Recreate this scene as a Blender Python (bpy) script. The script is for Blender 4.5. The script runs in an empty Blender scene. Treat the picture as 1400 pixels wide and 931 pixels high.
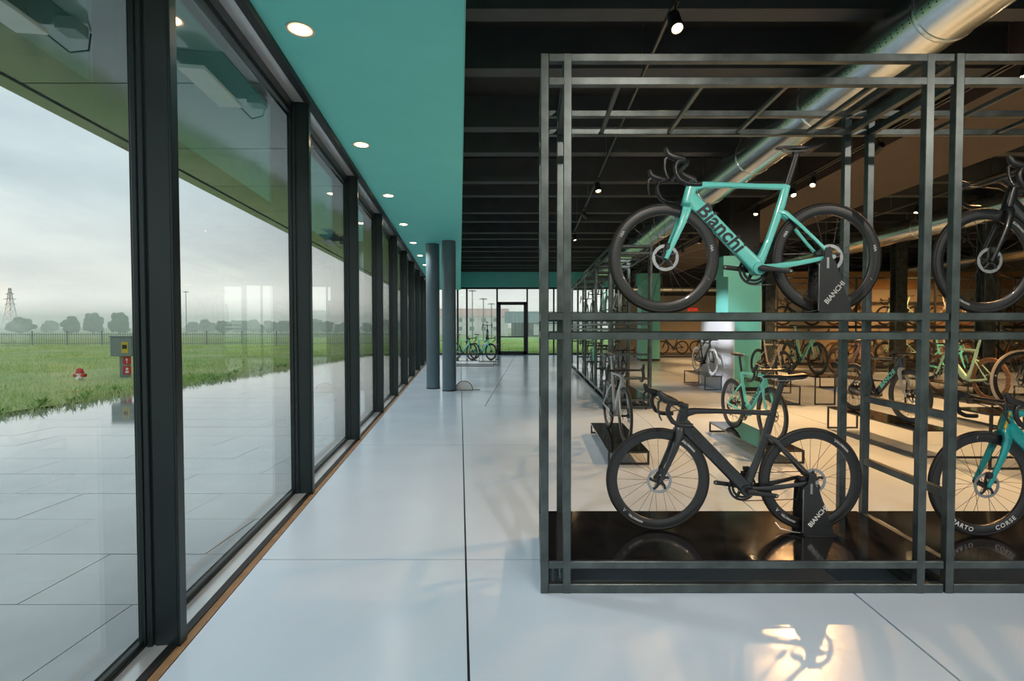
import bpy, bmesh, math, random
import numpy as np
from mathutils import Vector, Matrix
R = math.radians
random.seed(7); rng = np.random.default_rng(7)
S = bpy.context.scene
COL = S.collection

# ------------------------------------------------------------------ camera
EYE = 1.53
cam_d = bpy.data.cameras.new('camera'); cam = bpy.data.objects.new('camera', cam_d); COL.objects.link(cam)
cam_d.sensor_width = 36; cam_d.lens = 18.0; cam_d.shift_x = -28/1400; cam_d.shift_y = 0.0
cam_d.clip_start = 0.05; cam_d.clip_end = 2000
cam.location = (0, 0, EYE); cam.rotation_euler = (R(90-1.5), 0, 0)
S.camera = cam
S.view_settings.view_transform = 'Standard'; S.view_settings.look = 'None'
S.view_settings.gamma = 1; S.view_settings.use_curve_mapping = False
S.view_settings.exposure = 0.0
S.cycles.max_bounces = 10; S.cycles.transparent_max_bounces = 24; S.cycles.sample_clamp_indirect = 6.0
S.cycles.use_denoising = True; S.cycles.volume_bounces = 3

# ------------------------------------------------------------------ world: overcast sky
def N(nt, t, **kw):
    n = nt.nodes.new(t)
    for k, v in kw.items():
        if k in n.inputs: n.inputs[k].default_value = v
        else: setattr(n, k, v)
    return n
def ramp(nt, stops):
    n = nt.nodes.new('ShaderNodeValToRGB'); e = n.color_ramp.elements
    while len(e) < len(stops): e.new(0.5)
    for el, (p, c) in zip(e, stops): el.position = p; el.color = (*c, 1)
    return n
W = bpy.data.worlds.new('sky'); S.world = W; W.use_nodes = True
nt = W.node_tree; L = nt.links; nt.nodes.clear()
tc = N(nt, 'ShaderNodeTexCoord'); sep = N(nt, 'ShaderNodeSeparateXYZ'); L.new(tc.outputs['Generated'], sep.inputs[0])
grad = ramp(nt, [(0.0, (1.02, 1.0, .95)), (.06, (.98, .97, .92)), (.22, (.69, .78, .83)), (.55, (.66, .76, .84)), (1.0, (.70, .80, .88))])
L.new(sep.outputs['Z'], grad.inputs[0])
mp = N(nt, 'ShaderNodeMapping'); mp.inputs['Scale'].default_value = (1.6, 1.6, 5.0); L.new(tc.outputs['Generated'], mp.inputs[0])
cl = N(nt, 'ShaderNodeTexNoise', Scale=1.7, Detail=5.0, Roughness=.55); L.new(mp.outputs[0], cl.inputs['Vector'])
cr = ramp(nt, [(.36, (.84, .86, .88)), (.66, (1.10, 1.10, 1.08))]); L.new(cl.outputs['Fac'], cr.inputs[0])
mx = N(nt, 'ShaderNodeMix', data_type='RGBA', blend_type='MULTIPLY'); mx.inputs[0].default_value = 1
L.new(grad.outputs[0], mx.inputs[6]); L.new(cr.outputs[0], mx.inputs[7])
bg = N(nt, 'ShaderNodeBackground', Strength=1.06); L.new(mx.outputs[2], bg.inputs['Color'])
wo = N(nt, 'ShaderNodeOutputWorld'); L.new(bg.outputs[0], wo.inputs[0])

# ------------------------------------------------------------------ materials
MATS = {}
def mat(name, col, rough=.5, metal=0., var=.08, scale=8., bump=0., bscale=None, coat=0., emit=None, estr=0., rvar=0., spec=.5, col2=None, stretch=None, aniso=0.):
    m = bpy.data.materials.new(name); m.use_nodes = True; MATS[name] = m
    nt = m.node_tree; L = nt.links; b = nt.nodes['Principled BSDF']
    b.inputs['Roughness'].default_value = rough; b.inputs['Metallic'].default_value = metal
    b.inputs['Specular IOR Level'].default_value = spec
    if coat: b.inputs['Coat Weight'].default_value = coat; b.inputs['Coat Roughness'].default_value = .06
    t = N(nt, 'ShaderNodeTexCoord'); vec = t.outputs['Object']
    if stretch:
        mpn = N(nt, 'ShaderNodeMapping'); mpn.inputs['Scale'].default_value = stretch; L.new(vec, mpn.inputs[0]); vec = mpn.outputs[0]
    n = N(nt, 'ShaderNodeTexNoise', Scale=scale, Detail=4.0); L.new(vec, n.inputs['Vector'])
    c2 = col2 if col2 else tuple(min(1, c*(1+var)) for c in col)
    c1 = col if col2 else tuple(c*(1-var) for c in col)
    r = ramp(nt, [(.3, c1), (.7, c2)]); L.new(n.outputs['Fac'], r.inputs[0]); L.new(r.outputs[0], b.inputs['Base Color'])
    if rvar:
        mr = N(nt, 'ShaderNodeMapRange'); mr.inputs[3].default_value = max(0, rough-rvar); mr.inputs[4].default_value = rough+rvar
        L.new(n.outputs['Fac'], mr.inputs[0]); L.new(mr.outputs[0], b.inputs['Roughness'])
    if bump:
        n2 = N(nt, 'ShaderNodeTexNoise', Scale=bscale or scale*4, Detail=3.0); L.new(vec, n2.inputs['Vector'])
        bp = N(nt, 'ShaderNodeBump', Strength=bump, Distance=.01); L.new(n2.outputs['Fac'], bp.inputs['Height']); L.new(bp.outputs[0], b.inputs['Normal'])
    if emit: b.inputs['Emission Color'].default_value = (*emit, 1); b.inputs['Emission Strength'].default_value = estr
    return m
def glass_mat(name, tint, ior=1.5):
    m = bpy.data.materials.new(name); m.use_nodes = True; MATS[name] = m
    nt = m.node_tree; L = nt.links; nt.nodes.clear()
    o = N(nt, 'ShaderNodeOutputMaterial'); mixs = N(nt, 'ShaderNodeMixShader'); lw_ = N(nt, 'ShaderNodeLayerWeight', Blend=.5)
    pw = N(nt, 'ShaderNodeMath', operation='POWER'); pw.inputs[1].default_value = 5.0; L.new(lw_.outputs['Facing'], pw.inputs[0])
    f = N(nt, 'ShaderNodeMath', operation='MULTIPLY_ADD'); f.inputs[1].default_value = .96; f.inputs[2].default_value = .04; L.new(pw.outputs[0], f.inputs[0])
    t = N(nt, 'ShaderNodeBsdfTransparent'); g = N(nt, 'ShaderNodeBsdfGlossy', Roughness=.0)
    tcn = N(nt, 'ShaderNodeTexCoord'); nz = N(nt, 'ShaderNodeTexNoise', Scale=.8); L.new(tcn.outputs['Object'], nz.inputs['Vector'])
    r = ramp(nt, [(.3, tint), (.7, tuple(min(1, c*1.015) for c in tint))]); L.new(nz.outputs['Fac'], r.inputs[0]); L.new(r.outputs[0], t.inputs['Color'])
    L.new(f.outputs[0], mixs.inputs[0]); L.new(t.outputs[0], mixs.inputs[1]); L.new(g.outputs[0], mixs.inputs[2]); L.new(mixs.outputs[0], o.inputs[0])
    return m
glass_mat('glass', (.955, .982, .972))
mat('epoxy', (.57, .69, .82), .22, var=.03, scale=1.3, rvar=.04, bump=.01, bscale=60, spec=.8)
mat('joint', (.012, .012, .013), .8)
mat('teal', (.19, .76, .71), .55, var=.02, scale=3)
mat('teal_pillar', (.17, .60, .53), .45, var=.03, scale=2)
mat('black_ceiling', (.014, .017, .021), .7, var=.25, scale=2)
mat('rib_grey', (.05, .057, .065), .65, var=.15, scale=3)
mat('mullion', (.024, .035, .037), .32, .35, var=.12, scale=2, rvar=.06)
mat('rubber_black', (.01, .01, .011), .5, var=.1)
mat('sill_metal', (.66, .69, .70), .22, .45, var=.06, scale=3)
mat('rust_strip', (.26, .15, .07), .6, var=.2, scale=12)
mat('soffit_panel', (.20, .245, .22), .10, 0., var=.04, scale=1.5, spec=1.0, coat=.7)
mat('soffit_gap_and_reflection', (.02, .025, .025), .7)
mat('column_blue', (.10, .16, .19), .42, var=.06, scale=3)
mat('rack_steel', (.10, .12, .12), .34, .7, var=.35, scale=7, rvar=.08)
mat('shelf_black', (.008, .008, .009), .13, var=.3, scale=9, rvar=.05, coat=.3)
mat('galvanised', (.80, .85, .86), .25, 1.0, var=.05, scale=5, stretch=(2.5, .12, 2.5), rvar=.03)
mat('duct_dark', (.03, .033, .035), .5, .4)
mat('brown_box', (.075, .055, .045), .6, var=.1, scale=2)
mat('wall_tan', (.46, .39, .27), .75, var=.05, scale=2)
mat('wall_dark', (.06, .055, .05), .8, var=.15, scale=2)
mat('wood', (.42, .24, .10), .5, var=.2, scale=6, stretch=(1, 8, 8))
mat('white_board', (.84, .84, .88), .5, col2=(.76, .77, .83), scale=1.2)
mat('lamp_black', (.012, .012, .012), .45)
mat('white_paint', (.78, .79, .78), .4, var=.04)
mat('lamp_glow', (1, .9, .75), .5, emit=(1, .74, .44), estr=22)
mat('halo_glow', (1, .8, .5), .5, emit=(1, .50, .16), estr=3.5)  # warm emission imitating the glow halo round a downlight
mat('spot_glow', (1, .9, .75), .5, emit=(1, .70, .36), estr=60)
mat('lens_ring', (.72, .70, .66), .35, .3)
mat('exit_red', (.55, .02, .02), .5, emit=(.8, .03, .02), estr=.6)
# bicycle materials
mat('tyre', (.013, .013, .014), .55, var=.2, scale=40)
mat('tyre_tan', (.22, .11, .05), .6, var=.15, scale=40)
mat('tyre_white', (.70, .70, .68), .55, var=.08, scale=30)
mat('rim_carbon', (.017, .018, .02), .34, var=.25, scale=90, coat=.25)
mat('rim_brown', (.16, .08, .04), .45)
mat('rim_silver', (.42, .43, .44), .3, .7)
mat('spoke', (.03, .03, .032), .35, .6)
mat('spoke_silver', (.5, .5, .5), .3, .8)
mat('alloy', (.40, .41, .42), .28, .9, var=.15, scale=30)
mat('bike_black', (.014, .015, .017), .38, var=.2, scale=30, coat=.15)
mat('chain_steel', (.13, .13, .13), .35, .8, var=.3, scale=60)
mat('lettering_white', (.72, .73, .72), .5)
mat('lettering_dark', (.012, .022, .03), .4)
mat('lettering_ghost', (.032, .034, .037), .3)
def paint(name, c, var=.03): return mat(name, c, .28, var=var, scale=6, coat=.6)
paint('celeste', (.19, .82, .75)); paint('stealth', (.016, .018, .021), .15); paint('teal_paint', (.01, .30, .31)); paint('dark_paint', (.012, .016, .018))
paint('pearl_grey', (.42, .45, .47)); paint('beige', (.62, .50, .38)); paint('mint_green', (.22, .58, .44)); paint('pale_mint', (.47, .74, .58)); paint('navy', (.02, .03, .05))
paint('ivory', (.74, .76, .70)); paint('bronze', (.20, .10, .05)); paint('pink', (.60, .30, .25))
paint('celeste_dark', (.02, .06, .10))
# outdoors
mat('paver_wet', (.33, .35, .36), .07, var=.10, scale=2.2, rvar=.05, bump=.02, bscale=3, spec=1.0, coat=.8)
mat('paver_joint', (.05, .055, .05), .5)
mat('soil_grass', (.22, .34, .09), .9, col2=(.44, .45, .20), scale=.35, bump=.6, bscale=2.2)
mat('lawn', (.30, .52, .14), .9, col2=(.44, .62, .22), scale=.5, bump=.5, bscale=3)
mat('blade', (.30, .50, .10), .7, col2=(.72, .72, .36), scale=.55)
mat('weed_leaf', (.20, .38, .07), .65, col2=(.38, .52, .17), scale=3)
mat('tree_leaf', (.045, .085, .035), .9, col2=(.08, .13, .05), scale=.5, bump=.8, bscale=1.5)
mat('bark', (.08, .06, .05), .9)
mat('hydrant_red', (.55, .025, .02), .4); mat('fence_metal', (.30, .34, .33), .5, .5); mat('box_metal', (.22, .26, .25), .4, .4)
mat('yellow', (.60, .42, .04), .5); mat('roof_tile', (.66, .36, .29), .8, var=.2, scale=3); mat('plaster_pink', (.90, .79, .79), .8)
mat('facade_blue', (.24, .33, .38), .4, .2); mat('window_dark', (.05, .07, .09), .15)
mat('cable', (.02, .02, .02), .5)

# ------------------------------------------------------------------ mesh helpers
class MB:
    def __init__(s): s.v = []; s.f = []; s.sm = []
    def add(s, vs, fs, smooth=False):
        o = len(s.v); s.v += [tuple(p) for p in vs]; s.f += [tuple(i+o for i in f) for f in fs]; s.sm += [smooth]*len(fs); return s
    def box(s, a, b, ch=0.):
        x0, y0, z0 = a; x1, y1, z1 = b
        if ch:
            bm = bmesh.new(); bmesh.ops.create_cube(bm, size=1)
            for v in bm.verts: v.co = ((x0+x1)/2+v.co.x*(x1-x0), (y0+y1)/2+v.co.y*(y1-y0), (z0+z1)/2+v.co.z*(z1-z0))
            bmesh.ops.bevel(bm, geom=bm.edges[:], offset=ch, segments=1, affect='EDGES'); bm.verts.index_update()
            s.add([v.co[:] for v in bm.verts], [[v.index for v in f.verts] for f in bm.faces]); bm.free(); return s
        return s.add([(x0,y0,z0),(x1,y0,z0),(x1,y1,z0),(x0,y1,z0),(x0,y0,z1),(x1,y0,z1),(x1,y1,z1),(x0,y1,z1)],
                     [(0,3,2,1),(4,5,6,7),(0,1,5,4),(1,2,6,5),(2,3,7,6),(3,0,4,7)])
    def prism(s, poly, z0, z1):      # poly counter-clockwise xy
        n = len(poly)
        return s.add([(x,y,z0) for x,y in poly]+[(x,y,z1) for x,y in poly],
                     [tuple(range(n-1,-1,-1)), tuple(range(n,2*n))]+[(i,(i+1)%n,n+(i+1)%n,n+i) for i in range(n)])
    def plate(s, poly, y0, y1):      # poly in xz, thickness along y
        n = len(poly)
        return s.add([(x,y0,z) for x,z in poly]+[(x,y1,z) for x,z in poly],
                     [tuple(range(n)), tuple(range(2*n-1,n-1,-1))]+[(i,n+i,n+(i+1)%n,(i+1)%n) for i in range(n)])
    def tube(s, pts, r, seg=8, closed=False, caps=True):
        pts = [Vector(p) for p in pts]; n = len(pts); rs = r if isinstance(r, (list, tuple)) else [r]*n
        vs = []; up = None
        for i, p in enumerate(pts):
            a = pts[(i-1) % n] if (closed or i > 0) else p; b = pts[(i+1) % n] if (closed or i < n-1) else p
            t = (b-a).normalized()
            if up is None: up = t.orthogonal().normalized()
            up = (up-t*up.dot(t)); up = up.normalized() if up.length > 1e-6 else t.orthogonal().normalized()
            w = t.cross(up)
            for k in range(seg):
                an = 2*math.pi*k/seg; vs.append(p+(up*math.cos(an)+w*math.sin(an))*rs[i])
        fs = []
        for i in range(n if closed else n-1):
            for k in range(seg):
                a = i*seg+k; b = i*seg+(k+1) % seg; c = ((i+1) % n)*seg+(k+1) % seg; d = ((i+1) % n)*seg+k
                fs.append((a, b, c, d))
        if caps and not closed: fs += [tuple(range(seg-1,-1,-1)), tuple(range((n-1)*seg, n*seg))]
        return s.add(vs, fs, True)
    def loft(s, pts, sec, seg=14, n=3.0):   # pts 3D along path roughly in xz plane; sec: (half height in plane, half width lateral)
        pts = [Vector(p) for p in pts]; m = len(pts); vs = []
        for i, p in enumerate(pts):
            t = (pts[min(i+1, m-1)]-pts[max(i-1, 0)]).normalized()
            lat = Vector((0,1,0)); lat = (lat-t*lat.dot(t)).normalized(); nv = lat.cross(t)
            hh, hw = sec[i]
            for k in range(seg):
                a = 2*math.pi*k/seg; c, q = math.cos(a), math.sin(a)
                vs.append(p+nv*(hh*math.copysign(abs(c)**(2/n), c))+lat*(hw*math.copysign(abs(q)**(2/n), q)))
        fs = [(i*seg+k, i*seg+(k+1) % seg, (i+1)*seg+(k+1) % seg, (i+1)*seg+k) for i in range(m-1) for k in range(seg)]
        fs += [tuple(range(seg-1,-1,-1)), tuple(range((m-1)*seg, m*seg))]
        return s.add(vs, fs, True)
    def ring(s, c, prof, seg=48, axis='y', smooth=True):   # revolve closed profile [(r, a)] about axis through c
        vs = []; n = len(prof); fs = []
        for i in range(seg):
            a = 2*math.pi*i/seg; ca, sa = math.cos(a), math.sin(a)
            for r, h in prof:
                if axis == 'y': vs.append((c[0]+r*ca, c[1]+h, c[2]+r*sa))
                elif axis == 'z': vs.append((c[0]+r*ca, c[1]+r*sa, c[2]+h))
                else: vs.append((c[0]+h, c[1]+r*ca, c[2]+r*sa))
        for i in range(seg):
            j = (i+1) % seg
            for k in range(n):
                l = (k+1) % n; fs.append((i*n+k, i*n+l, j*n+l, j*n+k))
        return s.add(vs, fs, smooth)
    def mesh(s, name):
        me = bpy.data.meshes.new(name); me.from_pydata(s.v, [], s.f); me.update()
        bm = bmesh.new(); bm.from_mesh(me); bmesh.ops.recalc_face_normals(bm, faces=bm.faces[:]); bm.to_mesh(me); bm.free()
        me.polygons.foreach_set('use_smooth', s.sm)
        if any(s.sm) :
            try: me.set_sharp_from_angle(angle=R(42))
            except Exception: pass
        return me
    def build(s, name, m, parent=None):
        me = s.mesh(name); me.materials.append(MATS[m]); return link(name, me, parent)
def link(name, me, parent=None, m=None):
    o = bpy.data.objects.new(name, me); COL.objects.link(o)
    if parent is not None: o.parent = parent
    if m is not None: setmat(o, m)
    return o
def setmat(o, m):
    o.material_slots[0].link = 'OBJECT'; o.material_slots[0].material = MATS[m]
def tag(o, label, cat, group=None, kind=None):
    o['label'] = label; o['category'] = cat
    if group: o['group'] = group
    if kind: o['kind'] = kind
    return o
def struct(o): o['kind'] = 'structure'; return o
def empty(name, loc, rz=0.):
    o = bpy.data.objects.new(name, None); COL.objects.link(o); o.location = loc; o.rotation_euler = (0, 0, rz); o.empty_display_size = .1; return o
def dup(root, parent=None):
    c = root.copy(); COL.objects.link(c); c.parent = parent
    for ch in root.children: dup(ch, c)
    return c
def place(o, loc, rz=0.): o.location = loc; o.rotation_euler = (0, 0, rz); return o
def text_mesh(txt, size, bold=.0, shear=0., extrude=0., space=1.0):
    cu = bpy.data.curves.new('lettering', 'FONT'); cu.body = txt; cu.size = size; cu.offset = bold; cu.shear = shear; cu.extrude = extrude
    cu.space_character = space; cu.align_x = 'CENTER'; cu.align_y = 'CENTER'; cu.resolution_u = 3
    ob = bpy.data.objects.new('lettering_tmp', cu); COL.objects.link(ob)
    me = bpy.data.meshes.new_from_object(ob); bpy.data.objects.remove(ob); bpy.data.curves.remove(cu)
    v = np.array([p.co[:] for p in me.vertices]); f = [tuple(p.vertices) for p in me.polygons]; bpy.data.meshes.remove(me)
    return v, f
def clip(poly, a, b, c):            # keep a*x+b*y <= c
    out = []
    for i in range(len(poly)):
        p, q = poly[i], poly[(i+1) % len(poly)]; dp = a*p[0]+b*p[1]-c; dq = a*q[0]+b*q[1]-c
        if dp <= 0: out.append(p)
        if (dp < 0) != (dq < 0) and dp != dq:
            t = dp/(dp-dq); out.append((p[0]+t*(q[0]-p[0]), p[1]+t*(q[1]-p[1])))
    return out
def ccw(p): 
    a = sum(p[i][0]*p[(i+1) % len(p)][1]-p[(i+1) % len(p)][0]*p[i][1] for i in range(len(p)))
    return p if a > 0 else p[::-1]

# ------------------------------------------------------------------ layout constants
FT = .1455                                   # slant of the glazed front: dx = -FT*dy
FA = math.atan(FT); U = Vector((-math.sin(FA), math.cos(FA))); V = Vector((math.cos(FA), math.sin(FA)))
F0 = Vector((-1.684, 2.413)); AT = .1415
BAY = 2.2586
YFAR, YBACK, XR = 28.3, -5.0, 22.0
ZT, ZC, ZRIB = 3.585, 4.95, 4.49
def fx(y, d=0): return F0.x-FT*(y-F0.y)+d/math.cos(FA)         # x of the line parallel to the glazing, d inside it
def ax(y): return -.275-AT*(y-2.175)                            # floor joint / edge of the low ceiling

# ------------------------------------------------------------------ floor: epoxy slabs with recessed joints
fl = MB().prism(ccw([(fx(YBACK)-.25, YBACK), (XR, YBACK), (XR, YFAR), (fx(YFAR)-.25, YFAR)]), -.20, -.018).build('floor', 'joint'); struct(fl)
g = .006
ys = [3.332+3.27*k for k in range(-3, 9)]; ys = [YBACK]+[y for y in ys if YBACK < y < YFAR]+[YFAR]
xs = [-9, -.92]+[1.85+2.77*k for k in range(0, 8)]; xs[-1] = XR
for j in range(len(ys)-1):
    y0, y1 = ys[j]+g*.7, ys[j+1]-g*.7
    poly = [(fx(y0, .03), y0), (ax(y0)-g, y0), (ax(y1)-g, y1), (fx(y1, .03), y1)]
    MB().prism(ccw(poly), -.02, 0).build('floor_slab', 'epoxy', fl)
    for i in range(len(xs)-1):
        x0, x1 = xs[i]+g, xs[i+1]-g
        if i == 0 and y1 < 13: continue
        if i == 1 and y1 < 13: x0 = -9
        p = [(x0, y0), (x1, y0), (x1, y1), (x0, y1)]
        # keep right of joint A : x >= ax(y)+g  ->  -x - FT*y <= -(ax0+g)
        p = clip(p, -1, -AT, -(-.275+AT*2.175+g))
        if len(p) >= 3: MB().prism(ccw(p), -.02, 0).build('floor_slab', 'epoxy', fl)

# ------------------------------------------------------------------ ceilings
ce = MB().prism(ccw([(fx(YBACK)-.3, YBACK-.2), (XR+.2, YBACK-.2), (XR+.2, YFAR+.2), (fx(YFAR)-.3, YFAR+.2)]), ZC, ZC+.2).build('ceiling', 'black_ceiling'); struct(ce)
y = 6.04-2.82*4
ribs = []
while y < YFAR-.4:
    for yy in (y, y+1.72):
        if YBACK < yy < YFAR-.3: ribs.append(yy)
    y += 2.82
for yy in ribs:
    o = MB().prism(ccw([(ax(yy)+.02, yy-.10), (XR, yy-.10), (XR, yy+.10), (ax(yy)+.02, yy+.10)]), ZRIB, ZC).build('ceiling_rib', 'rib_grey', ce)
lowc = MB().prism(ccw([(fx(YBACK, .03), YBACK), (ax(YBACK), YBACK), (ax(YFAR), YFAR), (fx(YFAR, .03), YFAR)]), ZT, ZC-.002).build('ceiling', 'teal'); struct(lowc)
edge = MB().prism(ccw([(ax(YBACK), YBACK), (ax(YBACK)+.012, YBACK), (ax(YFAR)+.012, YFAR), (ax(YFAR), YFAR)]), ZT-.006, ZT+.05).build('ceiling_edge_strip', 'teal_pillar', lowc)

# ------------------------------------------------------------------ glazed front (local x: + inside, y along)
k0, k1 = -4, 11
YL = (YFAR-F0.y)/math.cos(FA)
sharedm = {}
for n, k in enumerate(range(k0, k1+1)):
    ya = k*BAY; yb = min((k+1)*BAY, YL)
    w = MB()
    w.box((-.20, ya+.03, 0), (-.152, yb, .026)); w.box((-.178, ya+.03, .026), (-.156, yb, .050))        # bottom rail
    w.box((-.20, ya+.03, 3.47), (-.135, yb, ZT)); w.box((-.182, ya+.03, 3.445), (-.152, yb, 3.47))
    win = w.build('window_%d' % (n+1), 'mullion'); struct(win); place(win, (F0.x, F0.y, 0), FA)
    p = MB().box((-.172, ya+.05, .040), (-.162, yb+.01, 3.46)).build('pane', 'glass', win)
    if 'm' not in sharedm:
        m = MB().box((-.112, .002, 0), (-.012, .056, ZT), .003)                     # web
        m.box((-.012, -.003, 0), (0, .060, ZT), .003)                             # inner flange
        m.box((-.122, .012, 0), (-.112, .046, ZT)); m.box((-.146, -.004, 0), (-.122, .062, ZT), .003); m.box((-.152, .008, 0), (-.146, .05, ZT)); m.box((-.174, -.004, 0), (-.152, .062, ZT), .003)
        m.box((-.19, .010, 0), (-.174, .05, ZT), .003)
        sharedm['m'] = m.mesh('mullion'); sharedm['m'].materials.append(MATS['mullion'])
    mo = link('mullion', sharedm['m'], win); mo.location = (0, ya, 0)
    MB().box((-.152, ya, 0), (-.058, yb, .012)).build('sill', 'sill_metal', win)
    MB().box((-.058, ya, -.02), (-.018, yb, .010)).build('sill_seal', 'rubber_black', win)
    MB().box((-.018, ya, -.02), (.026, yb, .002)).build('floor_edge_strip', 'rust_strip', win)
    MB().box((-.135, ya, 3.545), (-.03, yb, 3.565)).build('head_panel', 'sill_metal', win)
    MB().box((-.03, ya, 3.53), (.03, yb, ZT+.02)).build('head_seal', 'rubber_black', win)
    MB().box((-.20, ya, ZT), (.03, yb, ZC)).build('header', 'black_ceiling', win)

# ------------------------------------------------------------------ far glazed end with door
XGL, XGR = fx(YFAR)-.1, 4.55
wf = MB(); wf.box((XGL, YFAR-.05, 3.62), (XGR, YFAR+.05, 3.72)); wf.box((XGL, YFAR-.05, 0), (XGR, YFAR+.05, .08))
wf = wf.build('window_30', 'mullion'); struct(wf)
def xp(px, d=YFAR): return (px-728)/700*d
mull = [xp(626), xp(638.5), xp(679.8), xp(720.8), xp(757), xp(775), xp(797), xp(815)]
for x in mull: MB().box((x-.045, YFAR-.07, .0), (x+.045, YFAR+.06, 3.66)).build('mullion', 'mullion', wf)
edges = [XGL]+mull+[XGR]
for a, b in zip(edges[:-1], edges[1:]):
    door = abs(a-xp(679.8)) < .01
    MB().box((a, YFAR-.008, 2.95 if door else .05), (b, YFAR+.008, 3.65)).build('pane', 'glass', wf)
d0, d1 = xp(680.5), xp(720.2)
dm = MB(); dm.box((d0, YFAR-.09, .01), (d0+.17, YFAR+.04, 2.92), .006); dm.box((d1-.17, YFAR-.09, .01), (d1, YFAR+.04, 2.92), .006)
dm.box((d0, YFAR-.09, 2.75), (d1, YFAR+.04, 2.92), .006); dm.box((d0, YFAR-.09, .01), (d1, YFAR+.04, .20), .006); dm.box((d0+.1, YFAR-.05, .96), (d1-.1, YFAR+.02, 1.02))
dr = dm.build('door_1', 'mullion'); struct(dr)
MB().box((d0+.15, YFAR-.012, .18), (d1-.15, YFAR-.002, 2.77)).build('pane', 'glass', dr)
MB().tube([(d1-.26, YFAR-.12, 1.0), (d1-.26, YFAR-.16, 1.05), (d1-.26, YFAR-.16, 1.6), (d1-.26, YFAR-.12, 1.65)], .014).build('door_handle', 'alloy', dr)
wh = MB().box((XGL, YFAR-.12, 3.72), (XGR+.1, YFAR+.1, ZC)).build('wall_far', 'teal'); struct(wh)
wt = MB().box((XGR, YFAR-.05, 0), (XR, YFAR+.2, ZC)).build('wall_far', 'wall_tan'); struct(wt)
MB().box((XGR, YFAR-.10, 3.25), (XR, YFAR-.05, ZC)).build('upper_band', 'wall_dark', wt)
MB().box((XGR, YFAR-.09, 0), (XR, YFAR-.05, .12)).build('plinth', 'wall_dark', wt)
wr = MB().box((XR, YBACK, 0), (XR+.2, YFAR, ZC)).build('wall_right', 'wall_tan'); struct(wr)
# unseen glazed end added behind the camera, widened to bring in daylight
wb = MB(); bx0 = fx(YBACK)-.2
XB = 11.0
wb.box((bx0, YBACK-.05, 0), (XB, YBACK+.05, .1)); wb.box((bx0, YBACK-.05, 4.4), (XB, YBACK+.05, 4.5))
wb = wb.build('window_31', 'mullion'); struct(wb)  # added unseen rear window, as are its mullions and panes below
nb = 6
for i in range(nb):
    xa, xb = bx0+i*(XB-bx0)/nb, bx0+(i+1)*(XB-bx0)/nb
    MB().box((xa-.04, YBACK-.1, 0), (xa+.04, YBACK+.05, 4.5)).build('mullion', 'mullion', wb)
    MB().box((xa, YBACK-.006, .05), (xb, YBACK+.006, 4.45)).build('pane', 'glass', wb)
o = MB().box((bx0, YBACK-.12, 4.5), (XB, YBACK+.08, ZC)).build('wall_back', 'teal'); struct(o)
o = MB().box((XB, YBACK-.12, 0), (XR, YBACK, ZC)).build('wall_back', 'wall_tan'); struct(o)
# tall display wall on the right
YW = 19.2
o = MB().box((7.9, YW, 0), (XR, YW+.2, 3.6)).build('wall_display', 'wall_tan'); struct(o)
MB().box((7.9, YW-.04, 2.95), (XR, YW, 3.6)).build('cornice', 'wood', o)
# boxed-in lowered strip of the hall ceiling
o = MB().box((5.40, YBACK, 4.30), (7.5, YFAR-.3, ZC)).build('trim_1', 'brown_box'); struct(o)

# ------------------------------------------------------------------ round columns, square pillars
def round_column(px, y, lab):
    x = (px-728)/700*y; t = empty('round_column', (x, y, 0))
    MB().ring((0,0,0), [(0,0),(.165,0),(.165,ZT),(0,ZT)], 40, 'z').build('shaft', 'column_blue', t)
    MB().ring((0,0,0), [(.166,0),(.172,0),(.172,.03),(.166,.03)], 40, 'z').build('base_ring', 'mullion', t)
    tag(t, lab, 'column')
round_column(592, 12.75, 'dark blue-grey round column nearer the window mullions')
round_column(614, 12.3, 'dark blue-grey round column next to the half-round floor disc')
def pillar(x0, x1, y0, y1, lab, cap):
    t = empty('square_pillar', ((x0+x1)/2, (y0+y1)/2, 0)); hx, hy = (x1-x0)/2, (y1-y0)/2
    MB().box((-hx,-hy,.09), (hx,hy,cap), .008).build('shaft', 'teal_pillar', t)
    MB().box((-hx-.12,-hy-.02,cap), (hx,hy+.02,cap+.5), .008).build('capital', 'teal_pillar', t)
    MB().box((-hx-.006,-hy-.006,0), (hx+.006,hy+.006,.09)).build('base_board', 'rubber_black', t)
    MB().box((-hx*.9,-hy*.9,cap+.5), (hx*.9,hy*.9,ZC)).build('neck', 'black_ceiling', t)
    tag(t, lab, 'pillar')
pillar(4.65, 5.45, 12.2, 13.0, 'big square celeste pillar behind the upper turquoise bicycle', 2.72)
pillar(4.9, 5.75, 23.1, 23.95, 'far square celeste pillar at the end of the long rack', 3.45)
for x, y, w, lab in ((10.7, 15.0, .30, 'dark slim steel column left of the dark square steel column pair'), (10.25, 11.6, .26, 'dark square steel column behind the black upper-shelf bicycle'), (7.55, 16.4, .30, 'dark steel column at the end of the wall display')):
    t = empty('steel_column', (x, y, 0)); h = w/2
    MB().box((-h,-h,.012), (h,-h+.02,ZRIB)).build('flange', 'rack_steel', t); MB().box((-h,h-.02,.012), (h,h,ZRIB)).build('flange', 'rack_steel', t)
    MB().box((-.012,-h+.02,.012), (.012,h-.02,ZRIB)).build('web', 'rack_steel', t); MB().box((-h*1.4,-h*1.4,0), (h*1.4,h*1.4,.012)).build('base_plate', 'rack_steel', t)
    tag(t, lab, 'column')
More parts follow.
